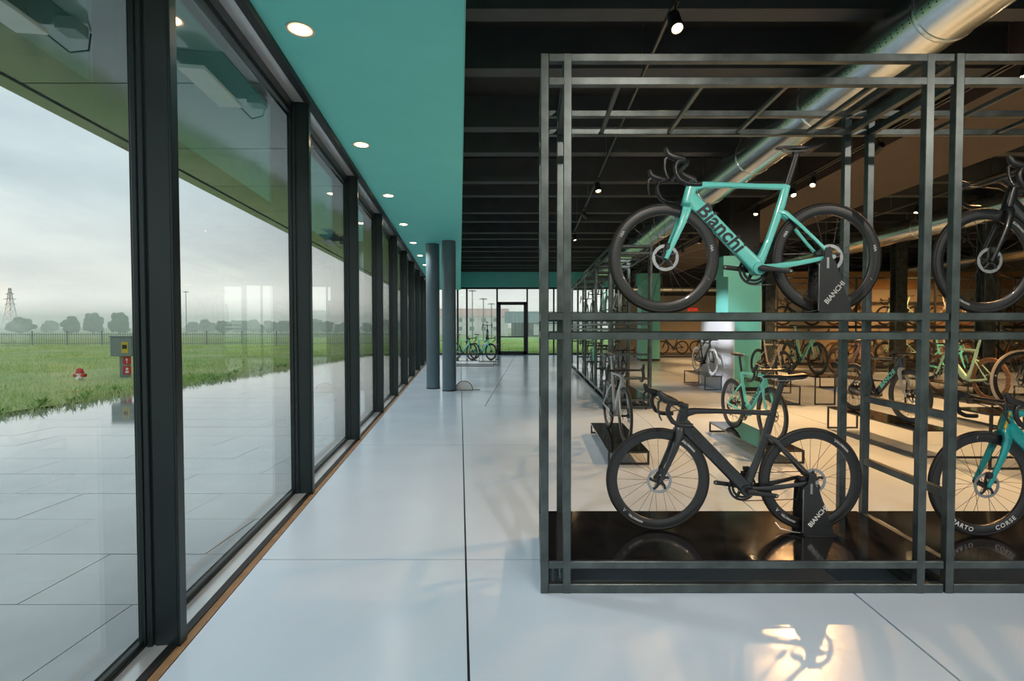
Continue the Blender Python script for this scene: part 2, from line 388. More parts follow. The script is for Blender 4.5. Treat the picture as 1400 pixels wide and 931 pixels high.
# white graphic panel beside the pillar
t = empty('graphic_panel', (4.62, 12.85, 0))
MB().box((-.02,-1.15,.0), (.0,1.15,1.68)).build('board', 'white_board', t)
for a in (-.95, 0, .95): MB().box((0, a-.02, 0), (.02, a+.02, 1.6)).build('stiffener', 'rack_steel', t)
m = MB(); m.tube([(-.022, -.2, 1.38), (-.022, .12, 1.40), (-.022, .3, 1.30), (-.022, .42, 1.34)], .012, 6); m.build('printed_stroke', 'lettering_dark', t)
tag(t, 'white printed graphic panel standing against the big celeste pillar', 'panel')
# half round disc by the columns
t = empty('half_round_stand', ((634-728)/700*12.45, 12.45, 0))
def halfdisc(r, n=24): return [(r*math.cos(math.pi*i/n), .005+r*math.sin(math.pi*i/n)) for i in range(n+1)]
MB().plate(halfdisc(.20), -.02, .02).build('disc', 'white_paint', t)
MB().plate([(0,.005)]+[(.215*math.cos(math.pi*i/24), .005+.215*math.sin(math.pi*i/24)) for i in range(0, 25)], .02, .05).build('dark_rim_plate', 'mullion', t)  # dark half rim behind the white disc
MB().box((.20,-.01,.0), (.40,.01,.012)).build('foot_bar', 'mullion', t); MB().box((-.2,-.05,0), (.2,.06,.006)).build('foot_plate', 'mullion', t)
tag(t, 'white half-round floor stand beside the right round column', 'floor stand')

# ------------------------------------------------------------------ ducts
def duct(x, z, r, y0, y1, first, step, lab, hang=True):
    t = empty('round_duct', (x, 0, z))
    MB().ring((0, 0, 0), [(r-.012, y0), (r, y0), (r, y1), (r-.012, y1)], 64, 'y').build('pipe', 'galvanised', t)
    y = first
    while y < y1:
        if y > y0: 
            MB().ring((0,0,0), [(r, y-.022), (r+.007, y-.02), (r+.012, y-.008), (r+.012, y+.008), (r+.007, y+.02), (r, y+.022)], 48, 'y').build('joint_band', 'galvanised', t)
            if hang: MB().tube([(0, y+.5, r), (0, y+.5, ZC-z)], .006, 6).build('hanger_rod', 'alloy', t)
        y += step
    m = MB()
    for k in range(220):
        yy = y0+.6+k*.07
        if yy > min(y1, 15): break
        for a in (R(197), R(203)):
            cx, cz = (r+.0005)*math.cos(a), (r+.0005)*math.sin(a); tx, tz = -math.sin(a)*.006, math.cos(a)*.006
            m.add([(cx-tx, yy-.006, cz-tz), (cx-tx, yy+.006, cz-tz), (cx+tx, yy+.006, cz+tz), (cx+tx, yy-.006, cz+tz)], [(0,1,2,3)])
    o = m.build('nozzle_holes', 'rubber_black', t); o['kind'] = 'stuff'
    tag(t, lab, 'duct')
duct(3.34, 4.12, .28, 1.2, 26.5, 4.2, 1.8, 'large galvanised spiral air duct above the steel racks')
duct(9.95, 4.10, .28, 1.0, 26, 4.2, 1.8, 'galvanised air duct behind the black upper-shelf bicycle')
duct(16.4, 4.05, .28, 1.0, 26, 4.2, 3.6, 'farthest galvanised air duct towards the right wall')
t = empty('cross_duct', (0, 27.0, 3.55))
MB().ring((0,0,0), [(.16,5.2),(.17,5.2),(.17,13),(.16,13)], 32, 'x').build('pipe', 'galvanised', t)
for a in range(5): MB().ring((0,0,0), [(.17,5.4+a*1.6-.02),(.18,5.4+a*1.6-.02),(.18,5.4+a*1.6+.02),(.17,5.4+a*1.6+.02)], 32, 'x').build('joint_band', 'galvanised', t)
for a in (6.0, 9.2, 12.4): MB().tube([(a,0,.17),(a,0,ZC-3.55)], .008, 6).build('hanger_rod', 'alloy', t)
tag(t, 'horizontal air duct along the far tan wall under the dark ceiling', 'duct')

# ------------------------------------------------------------------ lamps
def lamp_light(name, typ, energy, color, parent, loc, rot=(0,0,0), **kw):
    l = bpy.data.lights.new(name, typ); l.energy = energy; l.color = color
    for k, v in kw.items(): setattr(l, k, v)
    o = bpy.data.objects.new(name, l); COL.objects.link(o); o.parent = parent; o.location = loc; o.rotation_euler = rot; return o
dl = None
ords = ['first', 'second', 'third', 'fourth', 'fifth', 'sixth', 'seventh', 'eighth', 'ninth', 'tenth']
for k in range(-3, 10):
    yl = 1.15+k*BAY; p = F0+U*yl+V*.25
    if dl is None:
        t = empty('ceiling_downlight', (p.x, p.y, ZT), FA); dl = t
        MB().ring((0,0,0), [(.078,-.001),(.094,-.001),(.094,-.008),(.078,-.005)], 32, 'z').build('trim_ring', 'lens_ring', t)
        MB().ring((0,0,0), [(0,-.002),(.066,-.002),(.066,-.0045),(0,-.0045)], 32, 'z').build('diffuser', 'lamp_glow', t)
        MB().ring((0,0,0), [(.066,-.002),(.078,-.002),(.078,-.0045),(.066,-.0045)], 32, 'z').build('painted_halo', 'halo_glow', t)  # glowing ring stands in for the lens halo round the lamp
    else: t = place(dup(dl), (p.x, p.y, ZT), FA)
    lamp_light('downlight_lamp', 'SPOT', 66, (1, .96, .91), t, (0,0,-.02), spot_size=R(130), spot_blend=.9, shadow_soft_size=.075)
    if k >= 0: tag(t, 'round recessed downlight in the celeste ceiling, %s from the camera' % ords[k], 'downlight', 'downlights in the celeste ceiling')
    else: tag(t, 'round recessed downlight in the celeste ceiling above or behind the photographer', 'downlight', 'downlights in the celeste ceiling')

def track(x, z, y0, y1, lab, twin=False):
    t = empty('light_track', (x, 0, z))
    for dx in ((-.035, .035) if twin else (0,)):
        MB().box((dx-.017, y0, -.012), (dx+.017, y1, .018), .003).build('rail', 'lamp_black', t)
        MB().box((dx-.004, y0, -.0145), (dx+.004, y1, -.012)).build('conductor_strip', 'alloy', t)
    y = y0+.6
    while y < y1:
        MB().tube([(0,y,.018),(0,y,ZC-z)], .0025, 5).build('suspension_wire', 'alloy', t)
        MB().ring((0,y,ZC-z), [(0,-.09),(.012,-.09),(.04,-.005),(0,-.005)], 16, 'z').build('ceiling_rose', 'lamp_black', t); y += 2.6
    tag(t, lab, 'light track'); return t
track(1.14, 4.13, -3.0, 24, 'suspended black light track above the left end of the steel rack')
track(4.95, 4.25, -3.0, 26, 'twin suspended light track along the right side of the large duct', True)
track(8.35, 4.25, 1.0, 26, 'suspended light track beyond the lowered ceiling strip', True)
track(12.6, 4.25, 1.0, 18.5, 'suspended light track above the wall display')
spot0 = None
def spot(x, y, z, aim, power, lab, color=(1, .53, .21), size=85):
    """black cylinder track spot, aimed at a floor point"""
    global spot0
    t = empty('track_spotlight', (x, y, z))
    d = (Vector(aim)-Vector((x, y, z-.16))).normalized(); q = d.to_track_quat('-Z', 'Y')
    if spot0 is None:
        MB().box((-.02,-.06,-.03), (.02,.06,0), .003).build('adapter', 'lamp_black', t)
        MB().tube([(0,0,-.03),(0,0,-.12)], .009, 8).build('stem', 'lamp_black', t)
        h = MB().ring((0,0,0), [(0,.09),(.045,.09),(.05,.08),(.05,-.075),(.044,-.075),(.04,-.045),(0,-.045)], 24, 'z').build('lamp_head', 'lamp_black', t)
        MB().ring((0,0,0), [(0,-.05),(.038,-.05),(.038,-.056),(0,-.056)], 24, 'z').build('lens', 'spot_glow', h)
        spot0 = t
    else:
        for ch in spot0.children:
            if ch.type == 'MESH': dup(ch, t)
    for ch in t.children:
        if ch.name.startswith('lamp_head'):
            ch.location = (0,0,-.16); ch.rotation_mode = 'QUATERNION'; ch.rotation_quaternion = q
            for c in list(ch.children):
                if c.type == 'LIGHT': bpy.data.objects.remove(c)
            lamp_light('spot_lamp', 'SPOT', power*3.5, color, ch, (0,0,-.085), spot_size=R(size), spot_blend=.7, shadow_soft_size=.04)
    tag(t, lab, 'spotlight', 'track spotlights over the showroom')
spot(1.14, 4.15, 4.12, (1.6, 2.3, 0), 2.2, 'track spotlight shining above the left end of the steel rack', size=34)
spot(1.14, 14.0, 4.12, (2.0, 13.3, 0), 60, 'track spotlight on the left track, above the far end of the aisle', color=(1, .82, .64), size=62)
spot(1.14, 9.0, 4.12, (1.5, 7.6, .3), 70, 'track spotlight on the left track, above the pearl grey bicycle', color=(1, .82, .64), size=62)
spot(1.14, 19.0, 4.12, (2.2, 18.6, .3), 80, 'track spotlight on the left track, farthest down the aisle', color=(1, .82, .64), size=62)
spot(4.95, 5.2, 4.24, (3.2, 4.3, .2), 170, 'track spotlight right of the large duct, above the second rack')
spot(4.95, 9.8, 4.24, (4.6, 7.0, 0), 190, 'bright starry track spotlight right of the turquoise bicycle saddle')
spot(4.95, 9.1, 4.24, (3.2, 7.0, 0), 170, 'smaller track spotlight just right of the starry one')
spot(4.95, 12.6, 4.24, (5.2, 11, 0), 220, 'track spotlight above the beige bicycle')
spot(4.95, 17.0, 4.24, (6.8, 18, 0), 220, 'track spotlight between the two celeste pillars', size=62)
spot(4.95, 20.5, 4.24, (8.0, 22.5, .3), 240, 'farthest track spotlight on the twin track', size=60)
spot(1.14, 11.2, 4.12, (4.6, 12.7, 1.25), 300, 'added fill spotlight on the left track turned to the white graphic panel', color=(.93, .96, 1), size=30)  # extra spot, added to brighten the white panel
spot(4.95, 11.4, 4.24, (3.5, 9.8, 0), 200, 'added fill spotlight on the twin track above the aisle between rack and tables', size=75)  # extra spot, added to brighten the aisle floor
spot(4.95, 15.2, 4.24, (3.6, 15.6, 0), 190, 'added fill spotlight on the twin track above the open floor behind the white panel', size=75)  # another added spot, lifts the floor brightness farther back
spot(4.95, 7.4, 4.24, (5.1, 12.2, 2.2), 100, 'added fill spotlight on the twin track turned to the big celeste pillar', color=(1, .84, .66), size=45)  # extra spot, added to brighten the pillar
for i, (y, ay, p) in enumerate(((4.0, 4.0, 170), (6.4, 6.6, 210), (8.6, 8.4, 230), (11.2, 11.0, 230), (14.0, 15.5, 230), (17.0, 19.0, 230), (21, 24, 260))):
    spot(8.35, y, 4.24, (7.3 if i % 2 else 8.9, ay, .2), p, 'track spotlight beyond the lowered ceiling strip, %s along its track' % ords[i])
for i, (y, ay, p) in enumerate(((4.5, 5, 150), (8, 8.5, 190), (11.5, 13, 200), (15, 18.2, 220))):
    spot(12.6, y, 4.24, (12.3+.4*i, ay, .3), p, 'track spotlight above the wall display side, %s along its track' % ords[i])
for x, y, aim, p, l in ((1.14, .7, (1.6, 1.9, .0), 190, 'added fill spotlight on the left track just in front of the rack'), (1.14, -.9, (1.4, 3.2, 2.1), 300, 'added fill spotlight on the left track above the photographer'), (4.95, .4, (3.3, 1.9, .0), 190, 'added fill spotlight on the twin track in front of the second rack'), (4.95, -1.2, (3.0, 3.2, 1.4), 200, 'added fill spotlight on the twin track behind the photographer')):  # unseen fill spots, added to brighten racks, bicycles and near floor
    spot(x, y, 4.12 if x < 2 else 4.24, aim, p*.26, l, color=(1, .88, .76), size=66)
# exit sign on the far wall
t = empty('exit_sign', (xp(947, YFAR-.06), YFAR-.06, 2.50)); MB().box((-.28,-.03,-.08), (.28,0,.08), .01).build('case', 'exit_red', t); MB().box((-.2,-.033,-.02), (.2,-.03,.02)).build('pictogram_bar', 'lettering_white', t)
tag(t, 'small red exit sign on the far tan wall', 'sign')

# ------------------------------------------------------------------ steel display racks
TB = .045; DEP = .795; RW = 2.325
BZ = [3.06, 2.93, 1.613, 1.502, .187, .055]
boxcache = {}
def bx(name, a, b, m, parent, ch=.0025):
    """box of the given corners, mesh shared between boxes of one size"""
    size = tuple(round(q-p, 4) for p, q in zip(a, b)); key = (name, size, m)
    if key not in boxcache:
        me = MB().box((0,0,0), size, ch).mesh(name); me.materials.append(MATS[m]); boxcache[key] = me
    o = link(name, boxcache[key], parent); o.location = a; return o
def rack(loc, rz, lab, first=False, last=False, group=None):
    t = empty('display_rack', loc, rz)
    px = [0, RW-.165]+([.128] if first else [])+([RW-.01] if last else [])
    for x in px:
        for y in (0, DEP-TB): bx('post', (x, y, 0), (x+TB, y+TB, 3.06), 'rack_steel', t)
    for x in [0]+([RW-.01] if last else []):
        for z in (3.06, 2.93, 1.613, 1.502, 1.04, .59, .187, .055): bx('rung', (x+.001, TB, z-TB), (x+TB-.001, DEP-TB, z), 'rack_steel', t)
    for x in [RW-.165]+([.128] if first else []):
        for z in (3.06, 2.93, .187, .055): bx('rung', (x+.001, TB, z-TB), (x+TB-.001, DEP-TB, z), 'rack_steel', t)
    for z in BZ:
        zz = 0 if z < .1 else z-TB
        for y in (.0015, DEP-TB+.0015): bx('beam', (TB, y, zz+.0015), (RW-.012, y+TB-.003, z-.0015), 'rack_steel', t)
    for x in (.43, .905, 1.39, 1.88): bx('roof_bar', (x, TB, 2.895), (x+.025, DEP-TB, 2.92), 'rack_steel', t)
    bx('shelf_panel', (TB+.002, .004, .187), (RW-.014, DEP-.004, .193), 'shelf_black', t, .001)
    bx('shelf_panel', (TB+.002, TB+.002, 1.594), (RW-.145, DEP-TB-.002, 1.614), 'shelf_black', t, .001)
    return tag(t, lab, 'rack', group)
RX, RY = .047, 2.90
rack((RX, RY, 0), 0, 'tall steel display rack holding the turquoise bicycle above the matt black one', first=True)
rack((RX+RW, RY, 0), 0, 'tall steel display rack at the right edge holding the black and teal bicycles', last=True)
SRX, SRY = 2.23, 9.55
for i in range(4):
    rack((SRX, SRY+i*RW, 0), math.pi/2, ['nearest bay of the long steel rack down the aisle', 'second bay of the long steel rack down the aisle', 'third bay of the long steel rack down the aisle', 'farthest bay of the long steel rack down the aisle'][i], first=(i == 0), last=(i == 3), group='bays of the long aisle rack')

# ------------------------------------------------------------------ bicycles
WR = .340
BM = {}      # shared part meshes
def bm_(key, mb, m):
    me = mb.mesh(key); me.materials.append(MATS[m]); BM[key] = me
def arc_text(txt, r, size, y, ang0, flip=False, bold=.0, space=1.0):
    """lettering bent round the rim on the bicycle's left (+y) side; ang0 = centre angle in xz"""
    v, f = text_mesh(txt, size, bold, space=space); out = []
    for x, h, _ in v:
        # seen from +y the x axis points left: text runs clockwise on the picture top
        if not flip: a = ang0+x/r; rr = r+h
        else: a = ang0-x/r; rr = r-h
        out.append((rr*math.cos(a), y, rr*math.sin(a)))
    return out, f
def make_bike_meshes():
    # ---- wheel pieces, centred on axle
    def section(rc, rr, n=12): return [(rc+rr*math.cos(2*math.pi*i/n), rr*math.sin(2*math.pi*i/n)) for i in range(n)]
    bm_('tyre', MB().ring((0,0,0), section(WR-.0145, .0145), 72), 'tyre')
    bm_('wheel', MB().ring((0,0,0), [(.322,.0125),(.300,.0140),(.280,.0125),(.268,.0075),(.266,0),(.268,-.0075),(.280,-.0125),(.300,-.0140),(.322,-.0125)], 72), 'rim_carbon')
    sp = MB()
    for i in range(24):
        a = 2*math.pi*i/24; off = R(52)*(1 if (i//2) % 2 else -1); s = 1 if i % 2 else -1
        p0 = (.018*math.cos(a+off), s*.030, .018*math.sin(a+off)); p1 = (.268*math.cos(a), s*.002, .268*math.sin(a)); sp.tube([p0, p1], .00125, 4, caps=False)
    bm_('spokes', sp, 'spoke')
    hu = MB().ring((0,0,0), [(0,-.052),(.010,-.052),(.010,-.036),(.022,-.034),(.022,-.028),(.013,-.02),(.013,.02),(.022,.028),(.022,.034),(.010,.036),(.010,.052),(0,.052)], 20)
    ro = MB().ring((0,.040,0), [(.062,-.001),(.081,-.001),(.081,.001),(.062,.001)], 40, smooth=False)
    for i in range(5):
        a = 2*math.pi*i/5; b = a+.3
        hu.loft([(.018*math.cos(a), .040, .018*math.sin(a)), (.045*math.cos(a+.12), .0405, .045*math.sin(a+.12)), (.066*math.cos(b), .040, .066*math.sin(b))], [(.013,.003), (.008,.0025), (.010,.0025)], 6)
    hu.ring((0,.040,0), [(.0,-.003),(.024,-.003),(.024,.003),(0,.003)], 20)
    bm_('hub', hu, 'bike_black')
    for i in range(24):
        a = 2*math.pi*i/24; c = (.073*math.cos(a), .0412, .073*math.sin(a))
        ro.ring(c, [(0,0),(.0032,0),(.0032,.0004),(0,.0004)], 6, smooth=False)
    bm_('brake_disc', ro, 'alloy')
    ca = MB()
    for i in range(9):
        r = .022+.0042*i; y = -.020-.0045*(8-i)
        ca.ring((0,y,0), [(.012,-.0012),(r,-.0012),(r,.0012),(.012,.0012)], 28, smooth=False)
    bm_('cassette', ca, 'chain_steel')
    # ---- frame
    A = .34
    def P(x, z, y=0): return (x, y, z+A)
    fr = MB()
    fr.loft([P(.862,.338), P(.853,.365), P(.838,.42), P(.824,.472)], [(.030,.024), (.034,.024), (.034,.022), (.030,.022)])
    fr.loft([P(.845,.432), P(.76,.449), P(.62,.448), P(.42,.441), P(.262,.437)], [(.034,.020), (.020,.020), (.016,.018), (.016,.016), (.019,.015)])
    fr.loft([P(.858,.385), P(.80,.325), P(.65,.172), P(.52,.04), P(.425,-.055)], [(.044,.022), (.042,.0235), (.041,.0245), (.041,.0255), (.044,.032)], 16, 4.5)
    fr.loft([P(.432,-.055), P(.392,.02), P(.352,.12), P(.318,.22), P(.282,.33), P(.250,.447)], [(.036,.030), (.026,.020), (.022,.016), (.024,.015), (.027,.015), (.024,.0145)])
    fr.ring((.425, 0, A-.066), [(0,-.042),(.036,-.042),(.040,-.036),(.040,.036),(.036,.042),(0,.042)], 24)
    for s in (1, -1):
        fr.loft([P(.300,.292,s*.008), P(.262,.272,s*.026), P(.18,.195,s*.040), P(.09,.10,s*.055), P(.012,.018,s*.064)], [(.016,.008), (.014,.007), (.0105,.0065), (.0095,.0065), (.012,.006)], 10)
        fr.loft([P(.425,-.066,s*.030), P(.33,-.055,s*.036), P(.2,-.035,s*.050), P(.08,-.012,s*.064), P(-.004,.002,s*.067)], [(.026,.011), (.020,.009), (.0155,.008), (.0135,.0075), (.013,.006)], 10)
        fr.ring((0, s*.066, A), [(0,-.006),(.016,-.006),(.016,.006),(0,.006)], 16)
    bm_('frame', fr, 'stealth')
    fk = MB()
    fk.loft([P(.868,.305), P(.862,.322), P(.858,.346)], [(.038,.044), (.036,.034), (.031,.025)])
    for s in (1, -1):
        fk.loft([P(.866,.325,s*.026), P(.875,.285,s*.040), P(.905,.20,s*.048), P(.95,.10,s*.051), P(.985,.025,s*.053), P(1.0,-.008,s*.053)], [(.030,.013), (.027,.012), (.021,.0105), (.0165,.009), (.014,.008), (.012,.007)], 12)
    bm_('fork', fk, 'stealth')
    sp_ = MB().loft([P(.254,.43), P(.232,.50), P(.205,.59), P(.190,.645)], [(.020,.0105), (.020,.0105), (.0195,.0105), (.018,.011)])
    sp_.box(P(.165,.636,-.014), P(.215,.660,.014), .003)
    bm_('seatpost', sp_, 'stealth')
    sd = MB(); secs = []
    xs_ = [.318, .305, .27, .22, .17, .125, .09, .065, .052]; hw = [.010, .018, .021, .025, .034, .050, .064, .069, .060]; zt = [.674, .682, .686, .686, .685, .688, .694, .698, .697]; th = [.008, .018, .022, .026, .028, .030, .030, .024, .014]
    vs = []; fs = []; ns = 12
    for x, w, z, h in zip(xs_, hw, zt, th):
        for k in range(ns):
            a = 2*math.pi*k/ns; yy = w*math.copysign(abs(math.cos(a))**.7, math.cos(a)); q = math.sin(a)
            zz = z+A-h/2+(h/2)*math.copysign(abs(q)**.6, q)-.010*(yy/.07)**2
            vs.append((x, yy, zz))
    for i in range(len(xs_)-1):
        for k in range(ns): fs.append((i*ns+k, i*ns+(k+1) % ns, (i+1)*ns+(k+1) % ns, (i+1)*ns+k))
    fs += [tuple(range(ns-1,-1,-1)), tuple(range((len(xs_)-1)*ns, len(xs_)*ns))]
    sd.add(vs, fs, True); bm_('saddle', sd, 'bike_black')
    rl = MB()
    for s in (1, -1): rl.tube([P(.285,.668,s*.010), P(.25,.650,s*.018), P(.15,.650,s*.022), P(.09,.668,s*.03)], .0036, 6)
    bm_('saddle_rail', rl, 'alloy')
    st = MB().loft([P(.812,.474), P(.835,.484), P(.875,.505), P(.908,.524)], [(.022,.024), (.024,.024), (.019,.021), (.015,.024)])
    st.ring((.824, 0, A+.474), [(0,-.002),(.023,-.002),(.023,.002),(0,.002)], 16, 'z')
    bm_('stem', st, 'bike_black')
    hb = MB(); tops = [P(.910,.527,y) for y in (-.17,-.09,0,.09,.17)]
    hb.loft([(p[0], p[1], p[2]) for p in tops], [(.012,.012)]*5) if False else hb.tube(tops, [.011,.0135,.0145,.0135,.011], 10)
    for s in (1, -1):
        hb.tube([P(.910,.527,s*.165), P(.916,.528,s*.190), P(.935,.530,s*.203), P(.962,.532,s*.207), P(.982,.522,s*.209), P(.993,.495,s*.211), P(.988,.455,s*.214), P(.965,.418,s*.217), P(.925,.398,s*.219), P(.880,.394,s*.221), P(.843,.395,s*.222)], [.012,.013,.0145,.015,.015,.0145,.0145,.0145,.0145,.0145,.0145], 10)
    bm_('handlebar', hb, 'bike_black')
    for s, nm in ((1, 'L'), (-1, 'R')):
        h = MB().loft([P(.935,.538,s*.206), P(.965,.545,s*.207), P(1.0,.553,s*.207), P(1.028,.566,s*.206), P(1.040,.592,s*.205), P(1.046,.606,s*.205)], [(.012,.014), (.019,.017), (.021,.017), (.021,.016), (.017,.0145), (.010,.011)], 12)
        bm_('hood'+nm, h, 'bike_black')
        l = MB().loft([P(1.032,.552,s*.205), P(1.050,.535,s*.206), P(1.052,.49,s*.210), P(1.044,.45,s*.216), P(1.032,.425,s*.222)], [(.008,.007), (.009,.007), (.007,.0075), (.0055,.007), (.004,.005)], 8)
        bm_('brake_lever'+nm, l, 'bike_black')
    # crankset on the right (-y); BB at x .425 z A-.066
    bx_, bz_ = .425, A-.066
    ck = MB()
    for yy, r in ((-.048, .092), (-.041, .072)):
        n = 48 if r > .08 else 36; prof = []
        for i in range(n*2):
            a = math.pi*i/n; rr = r*(1.0 if i % 2 else 1.045); prof.append((rr*math.cos(a), rr*math.sin(a)))
        o = len(prof); inner = [((r-.014)*math.cos(math.pi*i/n), (r-.014)*math.sin(math.pi*i/n)) for i in range(2*n)]
        vs = [(bx_+p[0], yy-.0012, bz_+p[1]) for p in prof]+[(bx_+p[0], yy-.0012, bz_+p[1]) for p in inner]+[(bx_+p[0], yy+.0012, bz_+p[1]) for p in prof]+[(bx_+p[0], yy+.0012, bz_+p[1]) for p in inner]
        fs = []
        for i in range(o):
            j = (i+1) % o; fs += [(i, j, o+j, o+i), (2*o+j, 2*o+i, 3*o+i, 3*o+j), (j, i, 2*o+i, 2*o+j), (o+i, o+j, 3*o+j, 3*o+i)]
        ck.add(vs, fs)
    for i in range(4):
        a = math.pi/2*i+.5; ck.tube([(bx_+.016*math.cos(a), -.049, bz_+.016*math.sin(a)), (bx_+.081*math.cos(a), -.047, bz_+.081*math.sin(a))], [.014, .008], 8)
    ck.ring((bx_, 0, bz_), [(0,-.070),(.015,-.070),(.015,.066),(0,.066)], 16)
    bm_('crankset', ck, 'bike_black')
    aL = R(187)     # left arm trails backwards, right arm forwards
    for nm, yy, a in (('L', .068, aL), ('R', -.068, aL-math.pi)):
        c = MB().loft([(bx_-.012*math.cos(a), yy, bz_-.012*math.sin(a)), (bx_, yy, bz_), (bx_+.09*math.cos(a), yy*1.05, bz_+.09*math.sin(a)), (bx_+.17*math.cos(a), yy*1.1, bz_+.17*math.sin(a)), (bx_+.182*math.cos(a), yy*1.1, bz_+.182*math.sin(a))], [(.014,.007), (.020,.008), (.015,.007), (.015,.0065), (.010,.006)], 10)
        bm_('crank_arm'+nm, c, 'bike_black')
        q = MB().ring((bx_+.17*math.cos(a), yy*1.1, bz_+.17*math.sin(a)), [(0,-.0072),(.0055,-.0072),(.0055,.0072),(0,.0072)], 12); bm_('pedal_hole'+nm, q, 'alloy')
    ch = MB(); y = -.046
    ch.tube([(bx_, y, bz_+.094), (.05, y, A+.038)], .0042, 4); ch.tube([(bx_, y, bz_-.094), (.06, y, A-.148)], .0042, 4)
    ch.tube([(.06, y, A-.148), (.035, y, A-.155), (.022, y, A-.13), (.028, y, A-.085), (.02, y, A-.05)], .0042, 4)
    bm_('chain', ch, 'chain_steel')
    rd = MB().loft([P(-.004,-.012,-.070), P(.0,-.04,-.074), P(.02,-.065,-.070), P(.035,-.085,-.058)], [(.009,.006), (.013,.008), (.015,.010), (.012,.009)], 8)
    rd.loft([P(.030,-.08,-.052), P(.045,-.12,-.052), P(.052,-.16,-.052)], [(.012,.005), (.010,.005), (.012,.005)], 8)
    for z, x in ((-.088,.030), (-.148,.047)): rd.ring((x, -.046, A+z), [(0,-.003),(.017,-.003),(.017,.003),(0,.003)], 14)
    bm_('rear_derailleur', rd, 'bike_black')
    bc = MB().box(P(.972,.045,.028), P(1.005,.085,.060), .005); bm_('brake_caliperF', bc, 'bike_black')
    bc = MB().box(P(.055,.008,.034), P(.100,.038,.066), .005); bm_('brake_caliperR', bc, 'bike_black')
    fd = MB().box(P(.385,.045,-.052), P(.425,.075,-.030), .004); fd.box(P(.37,.0,-.056), P(.435,.04,-.052), .001); bm_('front_derailleur', fd, 'bike_black')
    hs = MB(); 
    hs.tube([P(.99,.45,.214), P(.95,.46,.10), P(.88,.46,.03), P(.848,.44,.012)], .003, 5)
    hs.tube([P(1.0,.53,-.2), P(.96,.50,-.10), P(.89,.47,-.03), P(.848,.44,-.012)], .003, 5); bm_('brake_hose', hs, 'cable')
    # down-tube lettering, both sides
    def dt(txt, size, bold, shear, key, m, w=.0262):
        a = Vector((.80,.325)); b = Vector((.52,.04)); t = (b-a).normalized(); c = (a+b)/2
        v, f = text_mesh(txt, size, bold, shear); n = Vector((-t.x, -t.y)); BM[key] = []
        for vs in ([(c.x+t.x*u+t.y*h, w, c.y+A+t.y*u-t.x*h) for (u, h, _) in v], [(c.x+n.x*u-n.y*h, -w, c.y+A+n.y*u+n.x*h) for (u, h, _) in v]):
            me = bpy.data.meshes.new(key); me.from_pydata(vs, [], f); me.update(); me.materials.append(MATS[m]); BM[key].append(me)
    dt('Bianchi', .128, .003, .12, 'logo_lower', 'lettering_dark')
    dt('BIANCHI', .085, .0022, .0, 'logo_caps', 'lettering_dark')
    # rim lettering (left side)
    def rim(key, items):
        BM[key] = []
        for txt, r, size, ang, flip, bold, spc in items:
            v, f = arc_text(txt, r, size, .0146, ang, flip, bold, spc)
            me = bpy.data.meshes.new(key); me.from_pydata(v, [], f); me.update(); me.materials.append(MATS['lettering_white']); BM[key].append(me)
    rim('rim_velo', [('VELOMANN', .298, .019, R(132), False, .0004, 1.05), ('V', .298, .034, R(121), False, .0, 1), ('VELOMANN', .298, .019, R(-60), True, .0004, 1.05), ('V', .298, .034, R(-42), True, 0, 1)])
    rim('rim_corse', [('REPARTO', .297, .040, R(-60), True, .0008, 1.25), ('CORSE', .297, .040, R(-121), True, .0008, 1.25), ('/', .300, .024, R(82), False, 0, 1)])
    rim('rim_hia', [('HIA', .297, .024, R(168), False, .0004, 1.0), ('/', .297, .026, R(205), False, 0, 1), ('HIA', .297, .024, R(30), False, .0004, 1)])
    rim('rim_vision', [('VISION', .297, .045, R(120), False, .001, 1.0), ('0', .297, .03, R(10), False, .001, 1), ('VISION', .297, .045, R(-60), True, .001, 1.0)])
make_bike_meshes()

